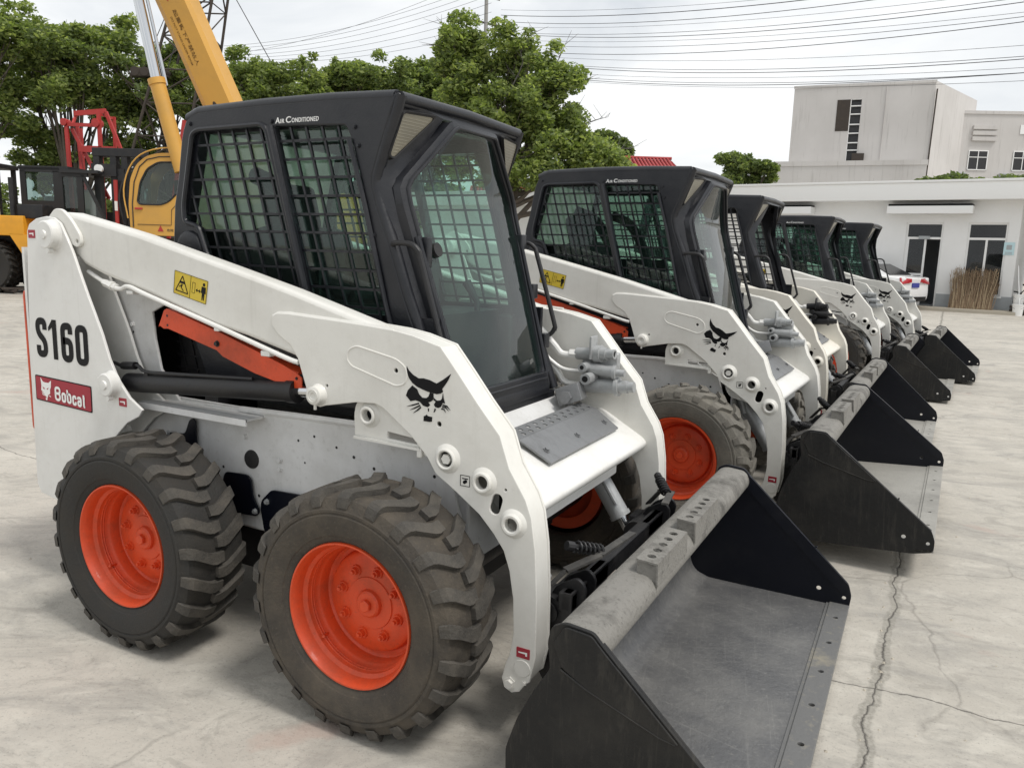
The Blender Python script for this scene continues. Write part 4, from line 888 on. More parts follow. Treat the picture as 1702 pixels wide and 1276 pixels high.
# the five loaders
L1=make_loader(); cab=[c for c in L1.children if c.name.startswith('cab')][0]; make_door(cab)
GR='skid steer loaders parked in a row'
POSE=[((0,0),0),((.301,2.362),-.033),((.279,4.517),-.035),((.479,7.74),-.046),((.774,9.468),-.072)]
LAB=['nearest white skid steer loader with S160 lettering, both near wheels fully in view',
 'second skid steer loader in the row, glass door, greyed dusty tyre and slightly raised bucket',
 'cream tinted skid steer loader with open doorless cab, third in the row',
 'doorless white skid steer loader fourth in the row, just beyond the cream one',
 'last skid steer loader of the row, parked closest to the white car']
DOOR=('door_frame','door_glass','wiper_motor')
tag(L1,LAB[0],'loader',GR)
def find(o,nm): return [c for c in o.children_recursive if c.name.split('.')[0]==nm]
for i in range(1,5):
    r=copy_tree(L1,None,DOOR if i>1 else ('model_lettering','brand_plate') if i>1 else ())
    r.location=(*POSE[i][0],0); r.rotation_euler=(0,0,POSE[i][1]); tag(r,LAB[i],'loader',GR)
    dz,dxx,rot=((.0,0,0),(.085,-.03,R_(-4)),(.03,0,0),(.02,0,R_(0)),(.02,0,0))[i]
    for b in [c for c in r.children if c.name.split('.')[0]=='bucket']:
        # tip about the top tube
        M=Matrix.Translation((1.75+dxx,0,.5+dz))@Matrix.Rotation(rot,4,'Y')@Matrix.Translation((-1.75,0,-.5)); b.matrix_local=M
    if i==1:
        for o in find(r,'cat_head_decal'): o.rotation_euler=(0,R_(19),0)
        for o in find(r,'tyre'):
            o.material_slots[0].link='OBJECT'; o.material_slots[0].material=MT['rubber_dusty']
            o.material_slots[1].link='OBJECT'; o.material_slots[1].material=MT['tread_dusty']
    for o in find(r,'bucket'): o.material_slots[0].link='OBJECT'; o.material_slots[0].material=MT['bucket_pale']
    for o in find(r,'cutting_edge'): o.material_slots[0].link='OBJECT'; o.material_slots[0].material=MT['bucket_pale']
    if i==2:
        for o in find(r,'side_window')+find(r,'rear_window'): bpy.data.objects.remove(o)
        for o in find(r,'lift_arm')+find(r,'arm_crossmember'):
            o.material_slots[0].link='OBJECT'; o.material_slots[0].material=MT['cream_paint']
        for o in find(r,'hydraulic_coupler'): o.material_slots[0].link='OBJECT'; o.material_slots[0].material=MT['black_metal']

# ---------------------------------------------------------------- white single-storey office building
B=yroot('office_building',-6.2,38.8,-34.9)
tag(B,'long white single storey office with flat overhanging roof behind the row of loaders','building')
mb=MB(); H=3.38
segs=[(0,15.2),(16.4,20.7),(21.9,22.9),(23.96,24.64),(25.7,26.0)]
for a,b in segs: mb.box(a,b,0,.24,.10,H)
for a,b,z0 in ((15.2,16.4,.95),(20.7,21.9,.95),(24.64,25.7,.50)): mb.box(a,b,0,.24,.10,z0)
for a,b in ((15.2,16.4),(20.7,21.9),(22.9,23.96),(24.64,25.7)): mb.box(a,b,0,.24,2.72,H)
mb.box(26.0-.24,26.0,.24,7,.10,H); mb.box(0,.24,.24,7,.1,H); mb.box(0,26,6.8,7,.1,H); mb.box(29.4,29.7,0,.3,.1,H)
mb.build('wall','wall_white',B,smooth=0)
mb=MB()
for a,b in ((0,22.9),(23.96,26.0)): mb.box(a,b,-.012,0,.10,.50)
mb.box(26.0,26.012,0,7,.1,.5); mb.build('skirting','skirt_grey',B,smooth=0)
mb=MB(); mb.box(-.5,32,-.62,7.6,H,H+.53,ch=.02); mb.box(-.55,32.05,-.66,7.65,H+.53,H+.60,ch=.01); mb.build('roof','trim_white',B)
mb=MB(); mb.box(-.5,26.2,-1.0,0,0,.10); mb.build('plinth','slab_beige',B,smooth=0)
mb=MB(); mb.box(.3,25.5,.26,6.7,.10,.12); mb.box(.3,25.5,3.2,3.3,.12,3.3); mb.build('interior_wall','skirt_grey',B,smooth=0)
def opening(a,b,z0,z1,door):
    mb=MB(); t=.055; y0,y1=.06,.14
    for q in ((a,a+t,z0,z1),(b-t,b,z0,z1),(a+t,b-t,z1-t,z1),(a+t,b-t,z1-.52,z1-.45)): mb.box(q[0],q[1],y0,y1,q[2],q[3])
    m=(a+b)/2
    if not door: mb.box(a+t,b-t,y0,y1,z0,z0+t); mb.box(m-.03,m+.03,y0,y1,z0+t,z1-.52); mb.box(a-.04,b+.04,-.05,.06,z0-.05,z0)
    else:
        mb.box(a+t,a+t+.05,y0+.01,y1-.01,z0,z1-.52); mb.box(m+.02,m+.08,y0+.01,y1-.01,z0,z1-.52); mb.box(a+t,m+.02,y0+.01,y1-.01,z0,z0+.12); mb.box(a+t,m+.02,y0+.01,y1-.01,z0+.95,z0+1.02)
    f=mb.build('door' if door else 'window','trim_white',B,smooth=0)
    mb=MB()
    if door: mb.box(a+t,m+.02,.10,.104,z0+.1,z1-.52)
    else: mb.box(a+t,b-t,.10,.104,z0,z1-.52)
    mb.box(a+t,b-t,.102,.106,z1-.45,z1-t)
    mb.build('pane','room_glass',f,smooth=0); return f
opening(15.2,16.4,.95,2.72,False); opening(20.7,21.9,.95,2.72,False); d=opening(22.9,23.96,.10,2.72,True); opening(24.64,25.7,.50,2.72,False)
mb=MB(); mb.box(23.28,23.60,-.01,.06,2.20,2.30); mb.build('number_plate','skirt_grey',d,smooth=0)
for a,b,lab in ((22.35,24.75,'white box awning over the office doorway'),(17.3,20.0,'white box awning further left, partly behind the third cab')):
    e=empty('awning',B.matrix_world@Vector((0,0,0)),0); e.parent=None
    e.matrix_world=Matrix.Translation(Vector(yard(-6.2,38.8)))@Matrix.Rotation(-YAW+R_(-34.9),4,'Z')@Matrix.Translation((a,0,2.97)); tag(e,lab,'awning','box awnings on the office wall')
    mb=MB(); mb.box(0,b-a,-.55,0,0,.24,ch=.02); mb.build('cassette','trim_white',e); mb=MB(); mb.box(.03,b-a-.03,-.50,-.0,.245,.30); mb.build('top_gap','hole_shade',e,smooth=0)  # dark solid strip stands for the shade in the gap above the cassette
BM=Matrix.Translation(Vector(yard(-6.2,38.8)))@Matrix.Rotation(-YAW+R_(-34.9),4,'Z')
def at_office(name,x,y,z=0): e=empty(name); e.matrix_world=BM@Matrix.Translation((x,y,z)); return e
# wall notice
e=at_office('wall_notice',25.78,-.004,1.78); tag(e,'small pale blue notice board on the white wall right of the window','notice')
mb=MB(); mb.box(-.14,.14,-.012,0,-.02,.36); mb.build('board','sign_blue',e,smooth=0); mb=MB(); mb.box(-.07,.07,-.018,-.012,.14,.28); mb.box(-.09,.09,-.018,-.012,.05,.07); mb.box(-.09,.09,-.018,-.012,.0,.02); mb.build('print','skirt_grey',e,smooth=0)
# bundles of sticks leaning on the wall under the right window
for k in range(9):
    e=at_office('stick_bundle',24.52+k*.118,-.50,.10); tag(e,'bundle of dry brown brushwood stalks leaning under the office window','brushwood','brushwood bundles under the window')
    mb=MB()
    for i in range(34):
        x=random.gauss(0,.05); y=random.uniform(-.05,.05); h=random.uniform(.75,1.25); lean=random.gauss(.02+(k-4)*.015,.05); c=random.uniform(-.03,.03)
        mb.mi=0 if random.random()<.6 else 1
        P=[(x,y,0),(x+lean*.3+c,y+.12,h*.35),(x+lean*.7-c,y+.25,h*.7),(x+lean,y+.37,h)]
        mb.tube(P,[.011,.009,.007,.004],4)
        for q in range(3):
            b=Vector(P[2]).lerp(Vector(P[3]),random.random()); mb.tube([b,b+Vector((random.gauss(0,.05),random.gauss(-.02,.03),random.uniform(.03,.14)))],[.005,.002],3)
    mb.build('stalks',['stick_brown','stick_tan'],e,smooth=0)
# things by the right corner of the office
def pail(x,y,z,lab):
    e=at_office('plastic_pail',x,y,z); tag(e,lab,'pail','white pails by the office corner')
    mb=MB(); n=24; vs=[];fs=[]
    pr=[(.0,0),(.125,0),(.15,.30),(.16,.30),(.16,.33),(.145,.33),(.12,.02),(0,.02)]
    for r,z_ in pr:
        for j in range(n): a=2*PI*j/n; vs.append((r*math.cos(a),r*math.sin(a),z_))
    for i in range(len(pr)-1):
        for j in range(n): fs.append((i*n+j,i*n+(j+1)%n,(i+1)*n+(j+1)%n,(i+1)*n+j))
    mb.add(vs,fs); mb.build('body','decal_white',e); mb=MB(); mb.tube([(.16*math.cos(a),.16*math.sin(a)*.2-.15,.31-.12*math.sin(a)) for a in [PI*i/10 for i in range(11)]],.004,5); mb.build('handle','grey_metal',e)
pail(26.25,-.85,0,'white plastic pail on the ground at the office corner'); pail(26.22,-.42,.28,'white plastic pail standing higher, behind the other pail')
e=at_office('wooden_crate',26.22,-.42,0); tag(e,'low dark wooden crate under the upper pail','crate'); mb=MB()
for z in (0,.10,.20): mb.box(-.2,.2,-.2,-.18,z,z+.07); mb.box(-.2,.2,.18,.2,z,z+.07); mb.box(-.2,-.18,-.18,.18,z,z+.07); mb.box(.18,.2,-.18,.18,z,z+.07)
mb.box(-.2,.2,-.2,.2,.27,.279); mb.build('slats','rust_dark',e,smooth=0)
e=at_office('mop',26.12,-.30,0); tag(e,'mop with white handle leaning at the office corner','mop'); mb=MB(); mb.tube([(.15,-.35,.25),(-.03,.1,1.45)],.014,8); mb.build('handle','trim_white',e)
mb=MB()
for i in range(40): a=random.uniform(0,6.28); mb.tube([(.15,-.35,.27),(.15+.05*math.cos(a),-.35+.05*math.sin(a),.18),(.15+.10*math.cos(a),-.35+.1*math.sin(a),.02)],.006,4)
mb.build('mop_head','stick_tan',e)
e=at_office('office_chair',26.95,-.2,0); tag(e,'black padded chair with metal legs beside the pails','chair'); 
mb=MB(); mb.box(-.26,.26,-.25,.25,.42,.52,ch=.04); mb.build('seat','seat_black',e); mb=MB(); mb.box(-.25,.25,.22,.30,.55,1.0,ch=.03); mb.build('backrest','seat_black',e)
for sx in (-1,1):
    for sy in (-1,1): mb=MB(); mb.tube([(sx*.22,sy*.20,.43),(sx*.26,sy*.26,0)],.012,8); mb.build('leg','grey_metal',e)
e=at_office('bicycle',26.5,1.0,0); tag(e,'dark bicycle leaning in the passage right of the office','bicycle')
for x in (-.5,.5): mb=MB(); mb.ring((x,0,.33),.32,.02,32,6); mb.build('wheel','hose_rubber',e)
mb=MB(); 
for a,b in (((-.5,.33),(-.15,.8)),((-.15,.8),(.35,.85)),((-.15,.8),(-.1,.3)),((-.1,.3),(.35,.8)),((-.5,.33),(-.1,.3)),((.35,.95),(.5,.33))): mb.tube([(a[0],0,a[1]),(b[0],0,b[1])],.017,6)
mb.tube([(.33,-.28,1.02),(.36,0,.98),(.33,.28,1.02)],.012,6); mb.build('frame','black_metal',e); mb=MB(); mb.box(-.28,-.02,-.07,.07,.84,.90,ch=.025); mb.build('saddle','seat_black',e)
e=at_office('sliding_gate',26.3,3.0,0); tag(e,'grey sheet metal gate across the passage right of the office','gate'); mb=MB(); mb.box(0,4.5,0,.05,.1,2.0); mb.build('panel','skirt_grey',e,smooth=0); mb=MB()
for z in (.1,.7,1.3,1.95): mb.box(0,4.5,-.03,.0,z,z+.06)
for x in (0,1.5,3.0,4.44): mb.box(x,x+.06,-.033,.0,.1,2.0)
mb.build('frame','wall_white',e,smooth=0)

# ---------------------------------------------------------------- white saloon car beyond the last loader
e=empty('parked_car',yard(12.2,24.0),-YAW+R_(-52)); tag(e,'white saloon car parked behind the last loader, red tail lights facing us','car')
# local: rear of the car at x=0, front towards -x, width along y
mb=MB()
body=[(.0,.30),(.02,.55),(.0,.80),(.02,.98),(-.06,1.02),(-.55,1.05),(-.75,1.08),(-3.3,1.02),(-4.3,.88),(-4.65,.62),(-4.62,.30),(-4.3,.22),(-.3,.22)]
def loft(mb,P,w,tuck,zt): # body sides that draw in towards the top
    n=len(P); vs=[]
    for k,(f,oo) in enumerate(((0.90,.10),(1.0,.0),(1.0,.0),(.90,.10))):
        y=(-w/2,-w/2+.07,w/2-.07,w/2)[k]
        for (x,z) in P:
            cx,cz=-2.3,.62; s=.93 if k in (0,3) else 1; t=tuck*max(0,(z-.8)/zt); yy=y*(1-t)
            vs.append((cx+(x-cx)*s,yy,cz+(z-cz)*(s if k in (0,3) else 1)))
    fs=[(k*n+i,k*n+(i+1)%n,(k+1)*n+(i+1)%n,(k+1)*n+i) for k in range(3) for i in range(n)]+[tuple(range(n)),tuple(3*n+i for i in range(n))]
    mb.add(vs,fs)
loft(mb,rpoly(body,.09,4),1.84,.06,.4); bd=mb.build('body','car_white',e,smooth=50)
mb=MB(); gh=rpoly([(-.42,1.03),(-1.15,1.38),(-1.7,1.445),(-2.4,1.44),(-3.3,1.04)],.1,4); n=len(gh)
vs=[(x,s*(.80-.30*max(0,z-1.03)/.45),z) for s in (-1,1) for x,z in gh]; mb.add(vs,[(i,(i+1)%n,n+(i+1)%n,n+i) for i in range(n)]+[tuple(range(n)),tuple(n+i for i in range(n))]); mb.build('greenhouse','car_white',e,smooth=45)
def quad(nm,mt,P,t=.006):
    mb=MB(); P=[Vector(p) for p in P]; nn_=(P[1]-P[0]).cross(P[2]-P[0]).normalized()*t; mb.add([p+nn_ for p in P]+[p-nn_ for p in P],[(0,1,2,3),(4,5,6,7),(0,1,5,4),(1,2,6,5),(2,3,7,6),(3,0,4,7)]); return mb.build(nm,mt,e,smooth=0)
quad('rear_window','tile_dark',[(-.47,-.68,1.07),(-.47,.68,1.07),(-1.12,.56,1.378),(-1.12,-.56,1.378)],.012)
for s in (-1,1):
    quad('side_window','tile_dark',[(-.70,s*.795,1.08),(-3.05,s*.795,1.08),(-2.35,s*.70,1.40),(-1.25,s*.70,1.38)],.012)
    quad('tail_light','tail_red',[(.0,s*.90,.80),(.024,s*.30,.86),(.024,s*.32,.97),(-.05,s*.87,1.0)],.022)
    for x in (-.95,-3.75):
        mb=MB(); mb.lathe_y([(-.10,.0001),(-.10,.20),(-.09,.31),(.09,.31),(.10,.20),(.10,.0001)],x,.32,28); mb.v=[(a,b+s*.82,c) for a,b,c in mb.v]; w_=mb.build('wheel','rubber',e)
quad('number_plate','plate_blue',[(.025,-.22,.70),(.025,.22,.70),(.025,.22,.84),(.025,-.22,.84)],.012); quad('bumper_trim','black_metal',[(.0,-.75,.28),(.0,.75,.28),(.01,.75,.42),(.01,-.75,.42)],.02)

# ---------------------------------------------------------------- tall pale block, houses
e=yroot('factory_block',21.3,63.7,-22); e.scale=(.95,1,1); tag(e,'tall windowless pale concrete block with a tall slit window, water stained','building')
mb=MB()
# front face with the slit left open
mb.box(0,4.35,0,.4,0,14.6); mb.box(5.15,10.3,0,.4,0,14.6); mb.box(4.35,5.15,0,.4,0,8.85); mb.box(4.35,5.15,0,.4,13.55,14.6); mb.box(3.9,4.4,.4,.6,8,14)
mb.add([(10.3,0,0),(14.6,10.5,0),(14.6,10.5,14.9),(10.3,0,14.6),(10.0,.4,0),(14.2,10.6,0),(14.2,10.6,14.9),(10.0,.4,14.6)],[(0,1,2,3),(4,5,6,7),(2,3,7,6),(1,2,6,5)])
mb.box(0,.4,.4,12,0,14.5); mb.add([(0,.4,14.3),(10,.4,14.3),(14.2,12,14.3),(0,12,14.3)],[(0,1,2,3)]); mb.box(-.05,10.35,-.05,.0,14.45,14.65); mb.tube([(6.9,-.03,0),(6.9,-.03,14.4)],.05,5)
wl_=mb.build('wall','stained_wall',e,smooth=0)
mb=MB(); mb.box(-.8,9.95,-4,-.02,0,8.3); mb.box(-.85,10.0,-4.05,-3.75,8.2,8.55); mb.box(9.7,10.0,-3.75,0,8.2,8.55); mb.build('annex','stained_wall',e,smooth=0)
mb=MB(); mb.box(4.30,5.2,.45,.6,8.8,13.6); mb.build('slit_glass','tile_dark',e,smooth=0)
mb=MB()
for z in (8.85,9.75,10.3,11.0,11.65,12.4,13.0,13.5): mb.box(4.35,5.15,.02,.3,z,z+.07)
mb.box(4.35,4.40,.02,.3,8.85,13.55); mb.build('slit_bars','trim_white',e,smooth=0)
mb=MB(); mb.box(3.35,4.33,-.02,.0,11.2,13.5); mb.build('mesh_panel','rust_dark',e,smooth=0)
mb=MB(); mb.box(4.8,5.7,-.35,-.02,8.9,9.5); mb.build('roof_unit','rust_dark',e,smooth=0)
mb=MB(); mb.tube([(10.32,-.05,7),(10.42,-.05,14)],.06,6); mb.build('drain_pipe','rust_dark',e)
e=yroot('workshop_wing',35.2,66,-4); tag(e,'lower pale wing with two windows at the right of the tall block','building')
mb=MB(); mb.box(0,14,0,8,0,13.4); mb.box(-.1,14.1,-.08,8,13.4,13.65); mb.build('wall','stained_wall',e,smooth=0)
for x in (1.4,4.9):
    mb=MB(); w=1.55
    for q in ((x,x+w,9.0,9.08),(x,x+w,10.5,10.58),(x,x+.07,9,10.5),(x+w-.07,x+w,9,10.5),(x+w/2-.03,x+w/2+.03,9,10.5),(x,x+w,10.0,10.06)): mb.box(q[0],q[1],-.06,-.01,q[2],q[3])
    f=mb.build('window','trim_white',e,smooth=0); mb=MB(); mb.box(x,x+w,-.025,-.005,9.0,10.55); mb.build('pane','tile_dark',f,smooth=0)
    mb=MB(); mb.box(x-.95,x-.2,-.45,-.02,8.15,8.75,ch=.03); mb.lathe_y([(-.46,.22),(-.46,.0001)],x-.65,8.45,18); mb.build('air_conditioner','skirt_grey',e)
mb=MB()
for z in (12.2,11.75,11.3): mb.box(1.5,3.4,-.18,-.01,z,z+.32,ch=.02)
mb.build('louvre','stained_wall',e,smooth=0)
mb=MB(); mb.box(5.2,7.5,-.05,-.01,11.9,12.6); mb.build('white_sign','trim_white',e,smooth=0)
def house(l,d,w,z0,z1,lab):
    e=yroot('tiled_house',l,d,0); tag(e,lab,'house','red tiled roofs behind the office')
    mb=MB(); mb.add([(0,0,0),(w,0,0),(w,5,0),(0,5,0),(0,0,z0),(w,0,z0),(w,5,z0),(0,5,z0),(0,2.5,z1),(w,2.5,z1)],[(0,1,5,4),(1,2,6,9,5),(2,3,7,6),(3,0,4,8,7)]); mb.build('wall','wall_white',e,smooth=0)
    mb=MB(); n=int(w/.18)
    for i in range(n):
        x=-.15+i*(w+.3)/n
        mb.tube([(x,-.25,z0-.06),(x,2.5,z1+.06)],.07,6); 
    for k in range(9):
        t=k/9; mb.box(-.2,w+.2,-.25+2.75*t,-.25+2.75*t+.33,z0-.08+(z1-z0)*t,z0-.02+(z1-z0)*t+.03)
    mb.tube([(-.2,2.5,z1+.1),(w+.2,2.5,z1+.1)],.09,8)
    mb.add([(-.2,2.5,z1),(w+.2,2.5,z1),(w+.2,5.2,z0),(-.2,5.2,z0)],[(0,1,2,3)]); mb.build('roof','roof_red',e)
house(6.45,45,2.35,6.15,6.95,'small red tiled roof gable behind the second loader cab'); house(-2.6,45,4.3,4.2,4.98,'red tiled roof showing just left of the second loader cab')
# ---------------------------------------------------------------- trees
def leaf_mesh(name,parent,clumps,leaf=.12,mats=('leaf_dark','leaf_mid','leaf_light'),wts=(.3,.45,.25),seed=1,flat=.75):
    """clumps: (x,y,z,radius,count)"""
    r=np.random.default_rng(seed); V=[];MI=[]
    for (x,y,z,R,n) in clumps:
        d=r.normal(size=(n,3)); d/=np.linalg.norm(d,axis=1)[:,None]; rad=R*(r.random(n)**.45)
        p=np.array((x,y,z))+d*rad[:,None]*np.array((1,1,flat))
        a=r.normal(size=(n,3)); a/=np.linalg.norm(a,axis=1)[:,None]; a[:,2]=a[:,2]*.6-.15
        b=np.cross(a,r.normal(size=(n,3))); b/=np.linalg.norm(b,axis=1)[:,None]
        s=leaf*(.6+.8*r.random(n))[:,None]
        t=np.cross(a,b); 
        V.append(np.stack([p-a*s,p-b*s*.42+t*s*.12,p+a*s,p+b*s*.42+t*s*.12],1).reshape(-1,3))
        w=np.array(wts)*np.exp(r.normal(size=len(wts))*.45); w/=w.sum(); MI.append(r.choice(len(mats),size=n,p=w))
    V=np.concatenate(V); MI=np.concatenate(MI).astype(np.int32); nf=len(MI)
    me=bpy.data.meshes.new(name); me.vertices.add(len(V)); me.vertices.foreach_set('co',V.astype(np.float32).ravel())
    me.loops.add(nf*4); me.loops.foreach_set('vertex_index',np.arange(nf*4,dtype=np.int32)); me.polygons.add(nf)
    me.polygons.foreach_set('loop_start',np.arange(0,nf*4,4,dtype=np.int32)); me.polygons.foreach_set('loop_total',np.full(nf,4,dtype=np.int32))
    for m in mats: me.materials.append(MT[m])
    me.polygons.foreach_set('material_index',MI); me.update(); me.validate()
    o=bpy.data.objects.new(name,me); COL.objects.link(o); o.parent=parent; return o
def tree(l,d,h,crowns,label,cat='tree',group=None,tr=.22,seed=1,leaf=.12,dens=1.0,fork=.35,mats=('leaf_dark','leaf_mid','leaf_light'),wts=(.3,.45,.25),bare=0,lean=0):
    """crowns: (dx,dy,z,rx,rz) lobes of the crown"""
    random.seed(seed); r=np.random.default_rng(seed)
    e=yroot('tree',l,d,0); tag(e,label,cat,group)
    mb=MB(); top=(lean,0,h*.72); P=[(0,0,0),(.03*lean,.05,h*.12),(lean*.3,0,h*.3),(lean*.6,.1,h*.52),top]
    mb.tube(catmull(P,4),[tr*(1-.75*i/16) for i in range(17)],8)
    clumps=[]
    for (x,y,z,rx,rz) in crowns:
        st=Vector((lean*fork*1.2,0,h*random.uniform(fork*.8,fork*1.25))); en=Vector((x,y,z)); mid=st.lerp(en,.5)+Vector((random.gauss(0,.15),0,random.uniform(-.35,.1)))
        mb.tube(catmull([st,mid,en],4),[tr*.45*(1-.75*i/8) for i in range(9)],6)
        nc=max(7,int(17*rx*rz*dens))
        for i in range(nc):
            dd=r.normal(size=3); dd/=np.linalg.norm(dd); q=(.35+.75*r.random()**.6)
            c=Vector((x+dd[0]*rx*q,y+dd[1]*rx*.8*q,z+dd[2]*rz*q)); R=.20+.30*r.random()
            clumps.append((*c,R*1.15,int(150*dens*(R/.35)**2)))
            if i%2==0: a=mid.lerp(en,random.uniform(.2,1)); m_=a.lerp(c,.5)+Vector((0,0,-.12)); mb.tube([a,m_,c],[tr*.13,tr*.09,tr*.04],4)
    mb.build('trunk','bark',e)
    leaf_mesh('crown',e,clumps,leaf,mats,wts,seed)
    if bare:
        mb=MB()
        for i in range(bare):
            x,y,z,rx,rz=random.choice(crowns); a=Vector((x,y,z)); dr=Vector((random.uniform(.15,1)*(1 if random.random()<.7 else -1),0,random.uniform(-.1,1.3))).normalized()
            b=a+dr*(max(rx,rz)+random.uniform(.3,.9)); m_=a.lerp(b,.6)+Vector((random.gauss(0,.15),0,random.gauss(0,.15)))
            pts=catmull([a,m_,b],4); mb.tube(pts,[.03*(1-.85*k/8) for k in range(9)],4)
            for k in range(5):
                q=pts[random.randint(4,8)]; mb.tube([q,q+Vector((random.gauss(0,.3),random.gauss(0,.1),random.uniform(-.1,.45)))],[.011,.004],3)
        mb.build('bare_branch','twig_grey',e)
    return e
tree(-.15,27.5,6.9,[(-1.9,0,8.2,.75,.95),(-.3,.2,8.3,.9,.6),(-2.0,0,7.2,.7,.8),(.9,0,7.0,1.0,.9),(-1.0,0,5.5,1.2,.9),(.6,0,5.6,1.2,.9),(2.2,0,4.9,.9,.7),(-1.9,0,7.7,.75,1.05),(-.9,.2,7.7,.9,.9),(.4,0,7.8,.95,.8),(1.5,.1,7.5,.8,.85),(-1.7,.3,6.2,1.0,1.0),(-.4,-.4,6.3,1.2,1.1),(1.0,-.2,6.2,1.2,1.0),(1.9,.3,5.6,.8,.8),(-1.6,0,4.8,1.0,.8),(0,-.5,4.8,1.3,.9),(1.4,-.3,4.7,1.2,.8),(2.6,0,4.5,.95,.7),(3.4,.2,4.2,.75,.45),(-.9,-.3,4.0,.9,.5),(.9,-.5,3.9,1.1,.5)],
     'large broad green tree rising above the first loader cab in the middle','tree',seed=11,tr=.24,leaf=.10,dens=1.1,bare=16,fork=.42,wts=(.25,.45,.30))
GL='dense trees along the left side of the yard'
lt=[(-23.2,33,11.6,'tallest leftmost dense green tree above the yellow wheel loader'),(-19.4,35,11.2,'dense green tree behind the red frame, second from the left'),(-15.6,36,10.6,'dark green tree behind the silver crane cylinder'),
    (-11.6,37,10.4,'green tree just right of the yellow crane boom'),(-8.2,38,10.3,'green tree above the middle of the first cab roof'),(-5.0,38,10.5,'green tree left of the large middle tree')]
for i,(l,d,h,lab) in enumerate(lt):
    random.seed(40+i); cr=[]
    for k in range(22):
        a=random.uniform(0,6.28); q=random.uniform(0,2.7); z=h-1.2-random.uniform(0,3.6)*(.45+.25*q); cr.append((q*math.cos(a)*1.05,q*math.sin(a)*.8,z,random.uniform(.75,1.15),random.uniform(.55,.85)))
    cr+= [(random.uniform(-2.4,2.4),random.uniform(-.5,.8),h*random.uniform(.18,.55),.75,.5) for k in range(13)]
    tree(l,d,h-1,cr,lab,'tree',GL,seed=60+i,tr=.2,leaf=.115,dens=.95,fork=.22,wts=((.25,.5,.25),(.3,.45,.25),(.5,.4,.1),(.3,.45,.25),(.35,.45,.2),(.4,.45,.15))[i])
for i,(l,d,h,w,lab,mt) in enumerate([(14.1,50,8.0,2.1,'small round leafy tree left of the tall pale block',(.5,.4,.1)),(6.0,56,9.9,1.3,'dark thin topped tree right of the large middle tree',(.8,.2,0)),(10.9,54,7.2,1.8,'low green tree between the red gable and the round tree',(.4,.5,.1))]):
    random.seed(90+i); cr=[(random.uniform(-w,w)*.95,random.uniform(-.6,.6),h-.5-random.uniform(0,3.6)*abs(random.random()),random.uniform(.3,.75),random.uniform(.25,.5)) for k in range(15)]
    tree(l,d,h-.8,cr,lab,'tree',seed=90+i,tr=.16,leaf=.17,dens=.8,wts=mt)
for i,l in enumerate((21.6,23.8,26.2)):
    random.seed(110+i); tree(l,41,5.6,[(random.uniform(-1,1),random.uniform(-.4,.4),5.2+random.uniform(-.3,.35),.8,.4) for k in range(6)],('dark low tree top above the office roof, left end','dark low tree top above the office roof, between its two neighbours','dark low tree top above the office roof at the right edge')[i],'tree','tree tops above the office roof',seed=110+i,tr=.1,leaf=.15,dens=.8,wts=(.7,.3,0))
tree(18.5,30.5,3.0,[(0,0,2.7,.9,.6),(.8,.1,2.2,.8,.5),(-.6,0,2.1,.7,.5)],'bright green shrub seen through the passage beside the office','shrub',seed=130,tr=.08,leaf=.12,wts=(.2,.4,.4))

# ---------------------------------------------------------------- yellow truck crane
e=yroot('truck_crane',-7.0,17,0); tag(e,'yellow mobile crane with raised boom behind the first loader cab','crane')
paint('boom_print',(.24,.135,.04),.7)
def obox(mb,a,b,w,h,side=Vector((0,1,0))): # beam from a to b, w across `side`, h in the plane
    a=Vector(a);b=Vector(b);t=(b-a).normalized(); n=t.cross(side).normalized(); c=[]
    for p in (a,b):
        for s1,s2 in ((-1,-1),(1,-1),(1,1),(-1,1)): c.append(p+side*(w/2*s1)+n*(h/2*s2))
    mb.hexa([tuple(v) for v in c])
# boom: from behind the cab up to the left, towards the top of the picture
A=Vector((1.35,.9,2.4)); Bm=Vector((-1.35,.3,9.0)); t=(Bm-A).normalized(); side=Vector((.18,1,0)).normalized(); n_=t.cross(side).normalized()
mb=MB(); sec=[(-.36,-.30),(-.25,-.36),(.25,-.36),(.36,-.30),(.36,.22),(.22,.36),(-.22,.36),(-.36,.22)]
vs=[tuple(p+side*x*.9+n_*y) for p in (A,Bm) for x,y in sec]; mb.add(vs,[(i,(i+1)%8,8+(i+1)%8,8+i) for i in range(8)]+[tuple(range(8)),tuple(range(8,16))])
boom=mb.build('boom','crane_yellow',e,smooth=20)
# writing on the boom's side that faces us
mb=MB()
fx_=lambda s,u:A+t*s-side*.328+n_*u
def onboom(txt,s0,s1,u0,u1):
    me=text_mesh(txt,offset=.01,extrude=.001); xs=[v.co.x for v in me.vertices]; ys=[v.co.y for v in me.vertices]
    vs=[]
    for v in me.vertices:
        a=(v.co.x-min(xs))/(max(xs)-min(xs)); b=(v.co.y-min(ys))/(max(ys)-min(ys)); vs.append(tuple(fx_(s0+(s1-s0)*a,u0+(u1-u0)*b)))
    mb.add(vs,[p.vertices[:] for p in me.polygons])
onboom('起重臂下严禁站人',4.1,2.95,.045,-.045); onboom('DO NOT STAND UNDER BOOM',4.0,3.0,.145,.105)
mb.build('lettering','boom_print',boom,smooth=0)
mb=MB(); vs=[tuple(fx_(s,u)) for s,u in ((4.48,-.06),(4.48,.14),(4.28,.04))]; mb.add(vs,[(0,1,2)]); mb.build('warning_mark','machine_red',boom,smooth=0)
mb=MB()
for k in range(1): 
    vs=[tuple(fx_(2.1+.09*math.cos(q*.5236),.03+.045*math.sin(q*.5236))) for q in range(12)]; mb.add(vs,[tuple(range(12))])
mb.build('access_hole','rust_dark',boom,smooth=0)
